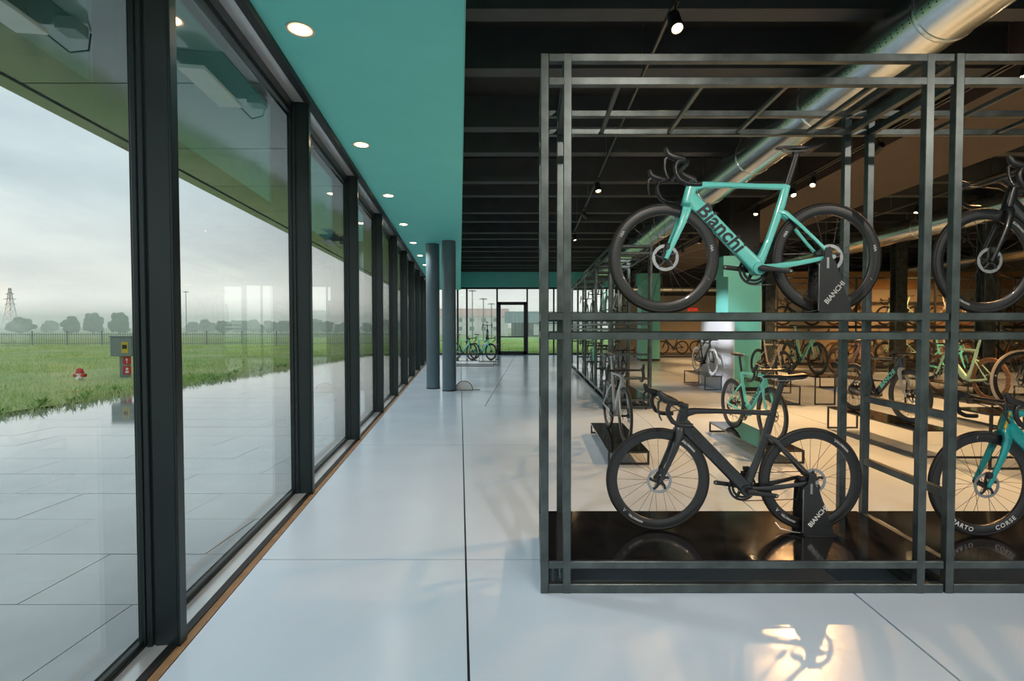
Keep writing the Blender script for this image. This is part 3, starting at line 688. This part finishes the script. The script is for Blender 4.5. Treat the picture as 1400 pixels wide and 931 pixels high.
def bike(loc, rz, label, frame='stealth', fork=None, tyre='tyre', rim='rim_carbon', logo=None, logo_m='lettering_dark', rimtext=None, post=None, bar='bike_black', saddle='bike_black', spoke='spoke', scale=1., group=None, accent=None):
    """bicycle; local x points forward, origin on the ground below the middle of the wheelbase"""
    t = empty('bicycle', loc, rz); t.scale = (scale,)*3
    off = Vector((-.5, 0, 0))
    def add(name, key, m, par=t, loc=None):
        if isinstance(BM[key], list):
            for me in BM[key]: setmat(link(name, me, par), m)
            return
        o = link(name, BM[key], par); setmat(o, m)
        if par is t: o.location = off if loc is None else off+Vector(loc)
        return o
    f = add('frame', 'frame', frame)
    if logo: add('frame_lettering', logo, logo_m, f)
    add('fork', 'fork', fork or frame)
    for nm, x in (('front_wheel', 1.0), ('rear_wheel', 0.)):
        w = add(nm, 'wheel', rim, t, (x, 0, WR)); 
        add('tyre', 'tyre', tyre, w); add('spokes', 'spokes', spoke, w); add('hub', 'hub', 'bike_black', w); add('brake_disc', 'brake_disc', 'alloy', w)
        if x == 0 : add('cassette', 'cassette', 'chain_steel', w)
        if rimtext: add('rim_lettering', rimtext, 'lettering_white', w)
        w.rotation_euler = (0, R(23) if x else R(50), 0) if rimtext not in ('rim_velo', 'rim_corse', 'rim_hia', 'rim_vision') else (0, 0, 0)
    add('seatpost', 'seatpost', post or frame)
    s = add('saddle', 'saddle', saddle); add('saddle_rail', 'saddle_rail', 'alloy', s)
    add('stem', 'stem', 'bike_black'); h = add('handlebar', 'handlebar', bar)
    for q in 'LR':
        add('brake_hood', 'hood'+q, 'bike_black', h); add('brake_lever', 'brake_lever'+q, 'alloy' if q == 'X' else 'bike_black', h)
    add('brake_hose', 'brake_hose', 'cable', h)
    c = add('crankset', 'crankset', 'bike_black')
    for q in 'LR': add('crank_arm', 'crank_arm'+q, 'bike_black', c); add('pedal_socket', 'pedal_hole'+q, 'alloy', c)
    add('chain', 'chain', 'chain_steel'); add('rear_derailleur', 'rear_derailleur', 'bike_black'); add('front_derailleur', 'front_derailleur', 'bike_black')
    add('brake_caliper', 'brake_caliperF', 'bike_black'); add('brake_caliper', 'brake_caliperR', 'bike_black')
    if accent:
        for s_ in (1, -1):
            o = MB().plate([(.874,.345+.34), (.884,.365+.34), (.856,.462+.34), (.842,.462+.34)], s_*.0225, s_*.0255).build('accent_stripe', accent, t); o.location = off
    return tag(t, label, 'bicycle', group)

def bike_stand(loc, rz, label, text=True, scale=1.):
    """black steel holder: plate beside the rear axle, foot and wire hook; origin under the rear axle, local x forward"""
    t = empty('bike_stand', loc, rz); t.scale = (scale,)*3
    pl = [(-.115,.006), (.085,.006), (.085,.31), (.060,.335), (.050,.395), (.018,.395), (.012,.330), (-.010,.30)]
    MB().plate(pl, .082, .088).build('side_plate', 'bike_black', t)
    MB().plate([(.032,.27), (.046,.27), (.046,.335), (.032,.335)], .0885, .090).build('slot', 'alloy', t)
    MB().box((-.115,-.11,0), (.085,.11,.006), .001).build('foot_plate', 'bike_black', t)
    MB().plate([(-.09,.006), (.07,.006), (.06,.30), (.03,.335), (.0,.335)], -.088, -.082).build('side_plate', 'bike_black', t)
    MB().tube([(.088,.085,.30), (.088,.085,.02), (.13,.06,.012), (.2,.02,.02), (.22,-.01,.05)], .004, 6).build('wheel_hook', 'alloy', t)
    MB().tube([(.0,.085,WR), (.0,.05,WR)], .012, 10).build('axle_pin', 'alloy', t); MB().tube([(.0,-.085,WR), (.0,-.05,WR)], .012, 10).build('axle_pin', 'alloy', t)
    if text:
        v, f = text_mesh('BIANCHI', .042, .0008, 0.); a = R(50); ca, sa = math.cos(a), math.sin(a); vs = []
        for u, h, _ in v: vs.append((-(u*ca-h*sa)-.005, .0885, (u*sa+h*ca)+.125))
        me = bpy.data.meshes.new('stand_lettering'); me.from_pydata(vs, [], f); me.update(); me.materials.append(MATS['lettering_white']); link('stand_lettering', me, t)
    return tag(t, label, 'bike stand')
PI = math.pi
ZL, ZU = .193, 1.614
bike((1.322, 3.335, ZL), PI, 'matt black road bicycle on the lower shelf of the front rack', 'stealth', logo='logo_caps', logo_m='lettering_ghost', rimtext='rim_velo')
bike_stand((1.822, 3.335, ZL), PI, 'black bike stand holding the rear axle of the matt black bicycle')
bike((1.335, 3.23, ZU), PI, 'turquoise road bicycle on the upper shelf of the front rack', 'celeste', logo='logo_lower', rimtext='rim_hia', post='bike_black', scale=1.02)
bike_stand((1.335+.51, 3.23, ZU), PI, 'black bike stand holding the rear axle of the turquoise bicycle', scale=1.02)
bike((3.36, 3.24, ZL), PI, 'teal road bicycle with yellow head tube accent on the lower right shelf', 'teal_paint', rimtext='rim_corse', post='bike_black', accent='yellow')
bike((3.41, 3.31, ZU), PI, 'black road bicycle on the upper shelf at the right edge', 'dark_paint', rimtext='rim_velo')
for x, z, l in ((3.86, ZL, 'black bike stand holding the teal bicycle'), (3.91, ZU, 'black bike stand holding the black upper-shelf bicycle')): bike_stand((x, 3.24 if z == ZL else 3.31, z), PI, l, False)

# low display tables
tabcache = {}
def table(x0, x1, y0, y1, h, label):
    t = empty('display_table', ((x0+x1)/2, (y0+y1)/2, 0)); hx, hy = (x1-x0)/2, (y1-y0)/2; b = .022
    bx('table_top', (-hx, -hy, h-.02), (hx, hy, h), 'shelf_black', t, .001)
    for s in (-1, 1):
        ya = -hy if s < 0 else hy-b
        for xx in (-hx, hx-b): bx('leg', (xx, ya, b), (xx+b, ya+b, h-.02), 'bike_black', t, .001)
        bx('foot_bar', (-hx, ya, 0), (hx, ya+b, b), 'bike_black', t, .001)
    return tag(t, label, 'table')
D = -PI/2
table(.84, 1.30, 5.65, 7.35, .15, 'low black plinth table under the pearl grey bicycle')
bike((1.06, 6.47, .15), D+.05, 'pearl grey road bicycle facing the camera beside the front rack', 'pearl_grey', logo='logo_caps', logo_m='lettering_white')
table(2.58, 3.05, 5.70, 7.45, .15, 'low black plinth table under the turquoise bicycle in the middle')
bike((2.78, 6.5, .15), D+.07, 'turquoise road bicycle on a low plinth behind the matt black one', 'celeste', logo='logo_caps', post='bike_black')
table(4.18, 4.60, 12.4, 14.1, .34, 'black open-frame table under the white-wheeled bicycle')
bike((4.40, 13.1, .34), D+.06, 'dark bicycle with white tyres in front of the white graphic panel', 'dark_paint', tyre='tyre_white', rim='tyre_white', spoke='spoke_silver')
table(4.88, 5.28, 10.05, 11.8, .37, 'black open-frame table under the beige bicycle')
bike((5.10, 10.95, .37), D+.08, 'beige road bicycle in front of the celeste pillar', 'beige', logo='logo_caps', bar='bike_black')
table(5.56, 5.97, 10.05, 11.8, .55, 'tall black open-frame table under the mint green bicycle')
bike((5.74, 10.85, .55), D+.06, 'mint green bicycle on the tall table right of the beige one', 'mint_green', logo='logo_caps')
table(4.46, 4.92, 5.95, 7.72, .33, 'black open-frame table behind the right front rack post')
bike((4.66, 6.85, .33), D+.07, 'navy bicycle with turquoise lettering seen between the rack posts', 'navy', fork='pearl_grey', logo='logo_caps', logo_m='celeste', post='celeste_dark')
table(6.85, 7.35, 7.6, 9.4, .38, 'black open-frame table under the pale mint bicycle')
bike((7.10, 8.42, .38), PI/2, 'pale mint bicycle with brown tyres facing away near the right edge', 'pale_mint', tyre='tyre_tan', rim='rim_brown')
table(4.9, 6.6, 5.45, 5.95, .60, 'tall black table carrying the tan-walled wheel at the right edge')
bike((5.93, 5.68, .60), PI, 'dark bicycle with cream tyre walls cut off by the right edge', 'dark_paint', tyre='beige', rimtext='rim_vision', spoke='spoke_silver')
table(7.3, 7.75, 11.3, 13.0, .35, 'black open-frame table under the pink bicycle'); bike((7.52, 12.1, .35), D+.05, 'pink bicycle with tan tyres in the middle of the hall', 'pink', tyre='tyre_tan', rim='rim_brown')
table(8.7, 9.15, 10.2, 11.9, .35, 'black open-frame table under the celeste and black bicycle'); bike((8.92, 11.0, .35), D+.04, 'celeste bicycle with black wheels at mid distance on the right', 'celeste', logo='logo_caps')
table(8.5, 8.95, 7.4, 9.1, .35, 'black open-frame table under the bronze bicycle'); bike((8.72, 8.2, .35), PI/2-.1, 'bronze bicycle with brown tyres near the right edge', 'bronze', tyre='tyre_tan', rim='rim_brown')
table(9.7, 10.15, 8.6, 10.3, .35, 'black open-frame table under the ivory bicycle'); bike((9.92, 9.4, .35), PI/2, 'ivory bicycle with brown wheels near the right edge', 'ivory', tyre='tyre_tan', rim='rim_brown')
# long aisle rack
cols = [('dark_paint', 'ivory'), ('pearl_grey', 'celeste'), ('celeste', 'dark_paint'), ('mint_green', 'pearl_grey')]
for i in range(4):
    for j, z in enumerate((ZL, ZU)):
        bike((SRX-DEP/2, SRY+(i+.5)*RW, z), D, '%s bicycle on the %s shelf of the %s bay of the aisle rack' % (cols[i][j].split('_')[0].replace('dark', 'black'), ['lower', 'upper'][j], ['nearest', 'second', 'third', 'farthest'][i]), cols[i][j], group='bicycles in the aisle rack')
# wall display: two long shelves
t = empty('wall_shelving', (8.2, 17.2, 0))
for z in (.34, 1.58):
    bx('shelf_board', (0, 0, z-.06), (10.6, .6, z), 'shelf_black', t, .003); bx('shelf_lip', (0, -.02, z-.10), (10.6, 0, z-.02), 'bike_black', t, .003)
for x in (0, 2.65, 5.3, 7.95, 10.55):
    for y in (0, .55): bx('post', (x, y, 0), (x+.05, y+.05, 3.2), 'rack_steel', t)
bx('top_beam', (0, 0, 3.15), (10.6, .05, 3.2), 'rack_steel', t)
tag(t, 'long two-tier dark shelving with bicycles along the display wall', 'shelving')
wc = [('dark_paint','tyre'), ('bronze','tyre_tan'), ('pale_mint','tyre'), ('ivory','tyre_tan'), ('dark_paint','tyre_tan'), ('celeste','tyre')]
names = ['first', 'second', 'third', 'fourth', 'fifth', 'sixth']
for i in range(6):
    for j, z in enumerate((.34, 1.58)):
        f, ty = wc[(i+2*j) % 6] if j == 0 else wc[i]
        bike((9.05+i*1.75, 17.5, z), PI if i % 2 == 0 else 0, '%s bicycle %s from the left on the %s tier of the wall shelving' % (f.split('_')[0].replace('dark', 'black').replace('pale', 'pale mint'), names[i], ['lower', 'upper'][j]), f, tyre=ty, rim='rim_brown' if ty == 'tyre_tan' else 'rim_carbon', group='bicycles on the wall shelving')
# far end
table(6.3, 10.2, 25.8, 26.5, .16, 'long dark plinth along the far tan wall')
for i, (x, l) in enumerate(((7.15, 'left'), (8.85, 'right'))): bike((x, 26.15, .16), PI, '%s dark bicycle of the two by the far tan wall' % l, 'dark_paint', group='bicycles by the far wall')
table(-3.4, -1.5, 20.0, 21.0, .22, 'low dark table under the bicycles behind the round columns')
bike((-2.0, 20.5, .22), D+.8, 'turquoise bicycle behind the round columns, nearest the glass door', 'celeste')
bike((-2.75, 20.5, .22), D+.8, 'celeste bicycle half hidden by the right round column', 'mint_green')
table(-2.35, -1.6, 22.4, 24.0, .75, 'tall dark table behind the turquoise bicycle by the far window')
bike((-2.05, 23.2, .75), D+.1, 'raised bicycle behind the turquoise one by the far window', 'teal_paint')

# ------------------------------------------------------------------ outdoors
GZ = -.03
g_ = MB().prism(ccw([(-9.4, -14), (fx(-14)-.2, -14), (fx(60)-.2, 60), (-9.9, 60)]), GZ-.2, GZ-.012).build('ground_terrace', 'paver_joint'); struct(g_)
PL, PW = 1.3, .64
xa0 = -9.4
rows = 0
y = -1.0
while y < 14:
    sh = (rows % 2)*PL/2
    x = xa0-sh
    while x < -1.7:
        p = [(max(x, xa0)+.003, y+.003), (x+PL-.003, y+.003), (x+PL-.003, y+PW-.003), (max(x, xa0)+.003, y+PW-.003)]
        if x+PL > xa0+.05:
            p = clip(p, 1, FT, F0.x+FT*F0.y-.28)
            if len(p) >= 3:
                o = MB().prism(ccw(p), GZ-.03, GZ+random.uniform(-.0012, .0012)).build('paver', 'paver_wet', g_)
        x += PL
    y += PW; rows += 1
YP = y
MB().prism(ccw([(-9.4, YP), (fx(YP)-.28, YP), (fx(60)-.28, 60), (-9.9, 60)]), GZ-.03, GZ).build('far_paving', 'paver_wet', g_)
MB().prism(ccw([(-9.4, -14), (fx(-14)-.28, -14), (fx(-1)-.28, -1.0), (-9.4, -1.0)]), GZ-.03, GZ).build('near_paving', 'paver_wet', g_)
# field (one gently uneven sheet) and lawn behind the far glazing
def sheet(x0, x1, y0, y1, nx, ny, z, amp, name, m):
    X = np.linspace(x0, x1, nx); Y = np.linspace(y0, y1, ny); vs = []; fs = []
    for j in range(ny):
        for i in range(nx):
            vs.append((X[i], Y[j], z+amp*(math.sin(X[i]*.7+Y[j]*.31)+math.sin(X[i]*.23-Y[j]*.57+1.3)+.6*math.sin(X[i]*1.7+Y[j]*1.1))))
    for j in range(ny-1):
        for i in range(nx-1): fs.append((j*nx+i, j*nx+i+1, (j+1)*nx+i+1, (j+1)*nx+i))
    mb = MB(); mb.add(vs, fs, True); return mb.build(name, m)
fo = sheet(-60, -9.35, -20, 80, 90, 140, GZ+.01, .035, 'ground_field', 'soil_grass'); struct(fo)
far = MB().add([(-900,-300,-.12), (200,-300,-.12), (200,900,-.12), (-900,900,-.12)], [(0,1,2,3)]).build('ground_far', 'soil_grass'); struct(far)
lw = sheet(-9.5, 40, YFAR+.5, 75, 50, 50, GZ+.02, .03, 'ground_lawn', 'lawn'); struct(lw)
def blades(n, xf, name, m, label, hmin, hmax, wid):
    pts = xf(n); n = len(pts); a = rng.uniform(0, 2*math.pi, n); h = rng.uniform(hmin, hmax, n); le = rng.uniform(.1, .7, n); b = rng.uniform(0, 2*math.pi, n)
    w = wid*rng.uniform(.6, 1.4, n); base = np.c_[pts, np.full(n, GZ-.03)]
    d = np.c_[np.cos(a), np.sin(a), np.zeros(n)]*w[:, None]; tip = base+np.c_[np.cos(b)*le*h, np.sin(b)*le*h, h]
    v = np.empty((n*3, 3)); v[0::3] = base-d; v[1::3] = base+d; v[2::3] = tip
    me = bpy.data.meshes.new(name); me.vertices.add(n*3); me.vertices.foreach_set('co', v.ravel())
    me.loops.add(n*3); me.loops.foreach_set('vertex_index', np.arange(n*3, dtype=np.int32)); me.polygons.add(n); me.polygons.foreach_set('loop_start', np.arange(0, n*3, 3, dtype=np.int32)); me.polygons.foreach_set('loop_total', np.full(n, 3, dtype=np.int32))
    me.update(); me.validate(); me.materials.append(MATS[m]); o = link(name, me); return tag(o, label, 'grass', kind='stuff')
def field_pts(n):
    t = rng.random(n)**1.8; x = -9.25-t*32; yy = 4+rng.random(n)*39; edge = rng.normal(0, .12, n)
    x = x+edge; return np.c_[x, yy]
blades(90000, field_pts, 'meadow_grass', 'blade', 'rough green meadow grass beyond the wet terrace', .06, .21, .013)
def lawn_pts(n): return np.c_[rng.uniform(-8.4, 12, n), YFAR+.7+rng.random(n)**1.5*26]
blades(40000, lawn_pts, 'lawn_grass', 'blade', 'green lawn grass behind the far glass door', .08, .28, .02)
# leafy weeds along the paving edge
def weed_mesh(seed):
    r = random.Random(seed); m = MB()
    for i in range(16):
        a = r.uniform(0, 2*PI); l = r.uniform(.10, .30); e = r.uniform(.5, 1.3); c = Vector((math.cos(a)*math.cos(e), math.sin(a)*math.cos(e), math.sin(e)))*l
        s = Vector((-math.sin(a), math.cos(a), 0))*r.uniform(.02, .045); mid = c*.55+Vector((0,0,.02))
        m.add([(0,0,0), mid+s, c, mid-s], [(0,1,2,3)], True)
    me = m.mesh('leaves'); me.materials.append(MATS['weed_leaf']); return me
wm = [weed_mesh(i) for i in range(4)]
for i in range(70):
    yy = 6.5+i*.22+random.uniform(-.1, .1); dd = random.random()**2*3
    o = link('leafy_weed', wm[i % 4]); o.location = (-9.35-dd, yy, GZ); o.rotation_euler = (0, 0, random.uniform(0, 6)); s = random.uniform(.35, .85); o.scale = (s, s, s)
    tag(o, 'leafy green weed at the edge of the wet paving', 'weed', 'weeds along the paving edge')
# soffit of the outside canopy, glossy panels
HS = 3.46
def so(y): return -4.206-.122*(y-4.096)
sf = MB().prism(ccw([(so(-16), -16), (fx(-16, -.21), -16), (fx(36, -.21), 36), (so(36), 36)]), HS+.03, HS+.5).build('canopy_roof', 'soffit_gap_and_reflection'); struct(sf)
yj = 4.105-1.485*14
while yj < 36:
    a, b = yj+.008, yj+1.485-.008
    MB().prism(ccw([(so(a)+.17, a), (fx(a, -.22), a), (fx(b, -.22), b), (so(b)+.17, b)]), HS, HS+.03).build('soffit_panel', 'soffit_panel', sf)
    MB().prism(ccw([(so(a)-.02, a-.008), (so(a)+.15, a-.008), (so(b)+.15, b+.008), (so(b)-.02, b+.008)]), HS-.015, HS+.52).build('edge_trim', 'soffit_panel', sf)
    yj += 1.485
# dangling lamps under the canopy, each with a dark sheet for its reflection
for i, (xx, yy, l) in enumerate(((-3.02, 2.9, 'nearest'), (-2.42, 3.95, 'second'), (-4.35, 11.1, 'third'))):
    t = empty('hanging_lamp_panel', (xx, yy, HS), FA)
    MB().box((-.16,-.34,-.012), (.20,.40,-.002)).build('dark_reflection', 'soffit_gap_and_reflection', t)
    m = MB().box((-.10,-.34,-.13), (.08,.30,-.10), .004); m.build('lamp_panel', 'white_paint', t)
    for a in (-.25, .22): MB().tube([(0,a,-.10), (.02,a+.02,-.06), (0,a,-.005)], .005, 6).build('cable', 'cable', t)
    MB().tube([(.05,.30,-.11), (.10,.44,-.16), (.16,.52,-.10), (.20,.48,-.01)], .006, 6).build('cable', 'cable', t)
    MB().box((.12,.28,-.09), (.24,.40,-.012), .004).build('junction_box', 'box_metal', t)
    tag(t, '%s white lamp panel hanging from the canopy soffit outside the glass' % l, 'lamp', 'lamp panels under the canopy')
# outdoor columns do not show; hydrant, cabinet
def gp(px, D_): return ((px-728)/700*D_, D_)
x, y = gp(108, 14.4); t = empty('fire_hydrant', (x, y, GZ))
MB().ring((0,0,0), [(0,0),(.09,0),(.09,.03),(.065,.04),(.065,.22),(.09,.23),(.09,.26),(0,.26)], 20, 'z').build('barrel', 'white_paint', t)
MB().ring((0,0,0), [(0,.26),(.10,.26),(.10,.30),(.085,.33),(.085,.36),(.05,.40),(.02,.41),(0,.41)], 20, 'z').build('bonnet', 'hydrant_red', t)
MB().tube([(-.16,0,.2),(.16,0,.2)], .05, 12).build('outlet_cap', 'hydrant_red', t); MB().tube([(.05,-.16,.13),(.05,.0,.13)], .045, 12).build('outlet_cap', 'white_paint', t)
tag(t, 'red and white fire hydrant in the meadow grass', 'hydrant')
x, y = gp(170, 15.2); t = empty('hose_cabinet', (x, y, GZ))
MB().box((-.13,-.04,0), (.13,.04,.72)).build('post', 'box_metal', t); MB().box((-.32,-.14,.70), (.32,.14,1.27), .01).build('cabinet_box', 'box_metal', t); MB().box((-.34,-.16,1.27), (.34,.16,1.30)).build('cabinet_lid', 'box_metal', t)
MB().box((.02,-.148,.80), (.22,-.14,1.12)).build('yellow_label', 'yellow', t); MB().box((.05,-.155,.92), (.18,-.147,1.04)).build('black_label', 'rubber_black', t)
for z in (.16, .45):
    s = MB().box((-.02,-.052,z), (.22,-.042,z+.24)).build('red_sign', 'hydrant_red', t)
    if z > .3:
        a = MB().plate([(.09,z+.04),(.11,z+.04),(.11,z+.13),(.14,z+.13),(.10,z+.20),(.06,z+.13),(.09,z+.13)], -.056, -.053).build('arrow', 'lettering_white', s)
    else:
        MB().plate([(.05,z+.04),(.15,z+.04),(.15,z+.10),(.05,z+.10)], -.056, -.053).build('hose_symbol', 'lettering_white', s); MB().ring((.1,-.0545,z+.16), [(0,-.0015),(.04,-.0015),(.04,.0015),(0,.0015)], 14).build('hose_symbol', 'lettering_white', s)
tag(t, 'grey fire hose cabinet on a post with red arrow signs', 'cabinet')
for px, dd in ((101, 11.3), (121, 11.5)):
    x, y = gp(px, dd); t = empty('red_flower', (x, y, GZ)); MB().tube([(0,0,0),(.01,0,.12)], .006, 5).build('stem', 'weed_leaf', t)
    m = MB()
    for i in range(6): a = i*PI/3; m.add([(.01,0,.12), (.05*math.cos(a-.4), .05*math.sin(a-.4), .135), (.07*math.cos(a), .07*math.sin(a), .13), (.05*math.cos(a+.4), .05*math.sin(a+.4), .135)], [(0,1,2,3)])
    m.build('petals', 'hydrant_red', t); tag(t, 'red poppy by the paving edge, %s' % ('left one' if px < 110 else 'right one'), 'flower')
# picket fence across the field
t = empty('boundary_fence', (0, 44, -.1)); m = MB(); 
xk = -52.0
while xk < -10: m.box((xk-.012,-.012,.05), (xk+.012,.012,1.15)); xk += .2
o = m.build('picket', 'fence_metal', t); o['kind'] = 'stuff'
for z in (.25, 1.0): MB().box((-52,-.02,z-.025), (-10,.02,z+.025)).build('rail', 'fence_metal', t)
for i in range(15): MB().box((-52+i*3-.04,-.04,0), (-52+i*3+.04,.04,1.3)).build('post', 'fence_metal', t)
tag(t, 'thin metal picket fence across the field', 'fence')
# hazy trees
def crown_mesh(seed):
    r = random.Random(seed); bm = bmesh.new()
    for i in range(22):
        a = r.uniform(0, 2*PI); e = r.uniform(-.9, 1.5); rr = r.uniform(.22, .36); c = Vector((rr*math.cos(a)*math.cos(e), rr*math.sin(a)*math.cos(e), .60+rr*1.05*math.sin(e))); q = r.uniform(.09,.16)
        mtx = Matrix.Translation(c) @ Matrix.Scale(q, 4); bmesh.ops.create_icosphere(bm, subdivisions=2, radius=1, matrix=mtx)
    bmesh.ops.create_icosphere(bm, subdivisions=3, radius=1, matrix=Matrix.Translation((0,0,.58)) @ Matrix.Scale(.34, 4))
    for v in bm.verts: v.co += Vector((r.uniform(-1,1), r.uniform(-1,1), r.uniform(-1,1)))*.022
    me = bpy.data.meshes.new('crown'); bm.to_mesh(me); bm.free(); me.materials.append(MATS['tree_leaf']); return me
cms = [crown_mesh(20+i) for i in range(5)]
tm = MB().tube([(0,0,0),(.02,0,.3),(0,.01,.55)], [.035,.028,.02], 7).mesh('trunk'); tm.materials.append(MATS['bark'])
def tree(px, D_, hpx, i, lab, grp=None, wide=1.):
    x, y = gp(px, D_); h = hpx*D_/700*1.1
    t = empty('tree', (x, y, -.15)); cr_ = link('crown', cms[i % 5], t); cr_.location = (0, 0, -.20); cr_.scale = (1, 1, 1.22); link('trunk', tm, t); t.scale = (h*wide, h*wide, h); t.rotation_euler = (0,0,i*1.3); tag(t, lab, 'tree', grp)
tree(28, 120, 20, 0, 'broad hazy tree below the lattice pylon', wide=1.7); tree(98, 120, 22, 1, 'round hazy tree left of the two large hazy ones', wide=1.05)
tree(128, 125, 24, 2, 'larger hazy tree in the middle of the three round ones', wide=1.15); tree(164, 115, 25, 3, 'tall hazy tree nearest the first dark mullion', wide=1.1); tree(70, 150, 14, 4, 'small hazy tree between the pylon tree and the round tree', wide=1.6)
for i in range(34):
    px = 188+i*13+random.uniform(-4, 4) if i > 5 else -10+i*36
    tree(px, random.uniform(125, 165), random.uniform(10, 16) if i > 5 else 11, i, 'small hazy tree in the distant treeline', 'trees of the distant treeline', random.uniform(1.0, 1.7))
# lattice pylon
x, y = gp(15, 300); t = empty('lattice_pylon', (x, y, -.15)); m = MB(); HP = 24.5
def leg(z): return 2.4*(1-z/HP)**1.2+.35
zs = [0, 4.5, 8.5, 12, 15, 17.5, 19.5, 21, 22.5, HP]
for a, b in zip(zs[:-1], zs[1:]):
    ca = [(sx*leg(a), sy*leg(a), a) for sx, sy in ((-1,-1),(1,-1),(1,1),(-1,1))]; cb = [(sx*leg(b), sy*leg(b), b) for sx, sy in ((-1,-1),(1,-1),(1,1),(-1,1))]
    for i in range(4):
        j = (i+1) % 4; m.tube([ca[i], cb[i]], .13, 4); m.tube([ca[i], cb[j]], .08, 4); m.tube([ca[j], cb[i]], .08, 4); m.tube([cb[i], cb[j]], .08, 4)
m.build('lattice_tower', 'box_metal', t)
for z, w in ((15, 3.2), (18, 3.8), (21, 2.6)): 
    c = MB(); c.tube([(-w,0,z),(0,0,z+.7),(w,0,z)], .12, 4); c.tube([(-w,0,z),(w,0,z)], .12, 4); c.build('cross_arm', 'box_metal', t)
tag(t, 'distant lattice electricity pylon on the horizon', 'pylon')
# lamp posts and buildings beyond
def lamppost(px, D_, top, lab):
    x, y = gp(px, D_); h = (447-top)/700*D_+EYE; t = empty('lamp_post', (x, y, -.1)); MB().tube([(0,0,0),(0,0,h)], [.09,.05], 8).build('pole', 'fence_metal', t)
    MB().ring((0,0,h), [(0,.06),(.2,.04),(.5,-.04),(.5,-.08),(0,-.05)], 16, 'z').build('lamp_head', 'fence_metal', t); tag(t, lab, 'lamp post')
lamppost(255, 95, 398, 'lone lamp post in the field right of the first mullion'); lamppost(646, 62, 396, 'tallest lamp post behind the far glazing'); lamppost(661, 60, 407, 'middle lamp post behind the far glazing'); lamppost(672, 66, 414, 'shortest lamp post behind the far glazing')
t = empty('pink_house', (xp(648, 112), 112, -.1)); t.scale = (1.15, 1, .68)
MB().box((-13,0,0), (6,10,6.0)).build('wall', 'plaster_pink', t)
MB().add([(-13.4,-.5,5.9),(6.4,-.5,5.9),(6.4,10.5,5.9),(-13.4,10.5,5.9),(-13.4,5,8.6),(6.4,5,8.6)], [(0,1,5,4),(3,4,5,2),(0,4,3),(1,2,5),(0,3,2,1)]).build('roof', 'roof_tile', t)
for i in range(8):
    for z in (1.2, 4.0):
        w = MB().box((-12.2+i*2.25,-.06,z), (-11.1+i*2.25,.0,z+1.4)).build('window', 'white_paint', t); MB().box((-12.08+i*2.25,-.08,z+.1), (-11.22+i*2.25,-.06,z+1.3)).build('pane', 'window_dark', w)
tag(t, 'pale pink two-storey house with red tiled roof beyond the lawn', 'house')
t = empty('modern_building', (xp(690, 88), 88, -.1)); t.scale = (1.1, 1, .80)
MB().box((0,0,3.0), (16,12,5.4)).build('upper_volume', 'facade_blue', t); MB().box((1.0,1.0,0), (15,11,3.0)).build('ground_floor', 'window_dark', t)
for i in range(6): MB().box((.1+i*2.9,.1,0), (.5+i*2.9,.5,3.0)).build('pillar', 'white_paint', t)
MB().box((4.5,.8,.3), (8.5,1.0,2.7)).build('white_panel', 'white_paint', t)
tag(t, 'blue-grey modern flat-roofed building seen through the glass door', 'building')
# thin morning mist over the distant field
hm = bpy.data.materials.new('mist'); hm.use_nodes = True; MATS['mist'] = hm; hn = hm.node_tree; hn.nodes.clear()
ho = N(hn, 'ShaderNodeOutputMaterial'); hv = N(hn, 'ShaderNodeVolumeScatter', Density=.010, Anisotropy=.0); hv.inputs['Color'].default_value = (.96, .98, 1, 1); hn.links.new(hv.outputs[0], ho.inputs['Volume'])
hz = MB().box((-260, 60, -.4), (120, 175, 5)).build('mist', 'mist'); tag(hz, 'pale morning mist over the distant field and trees', 'mist', kind='stuff')
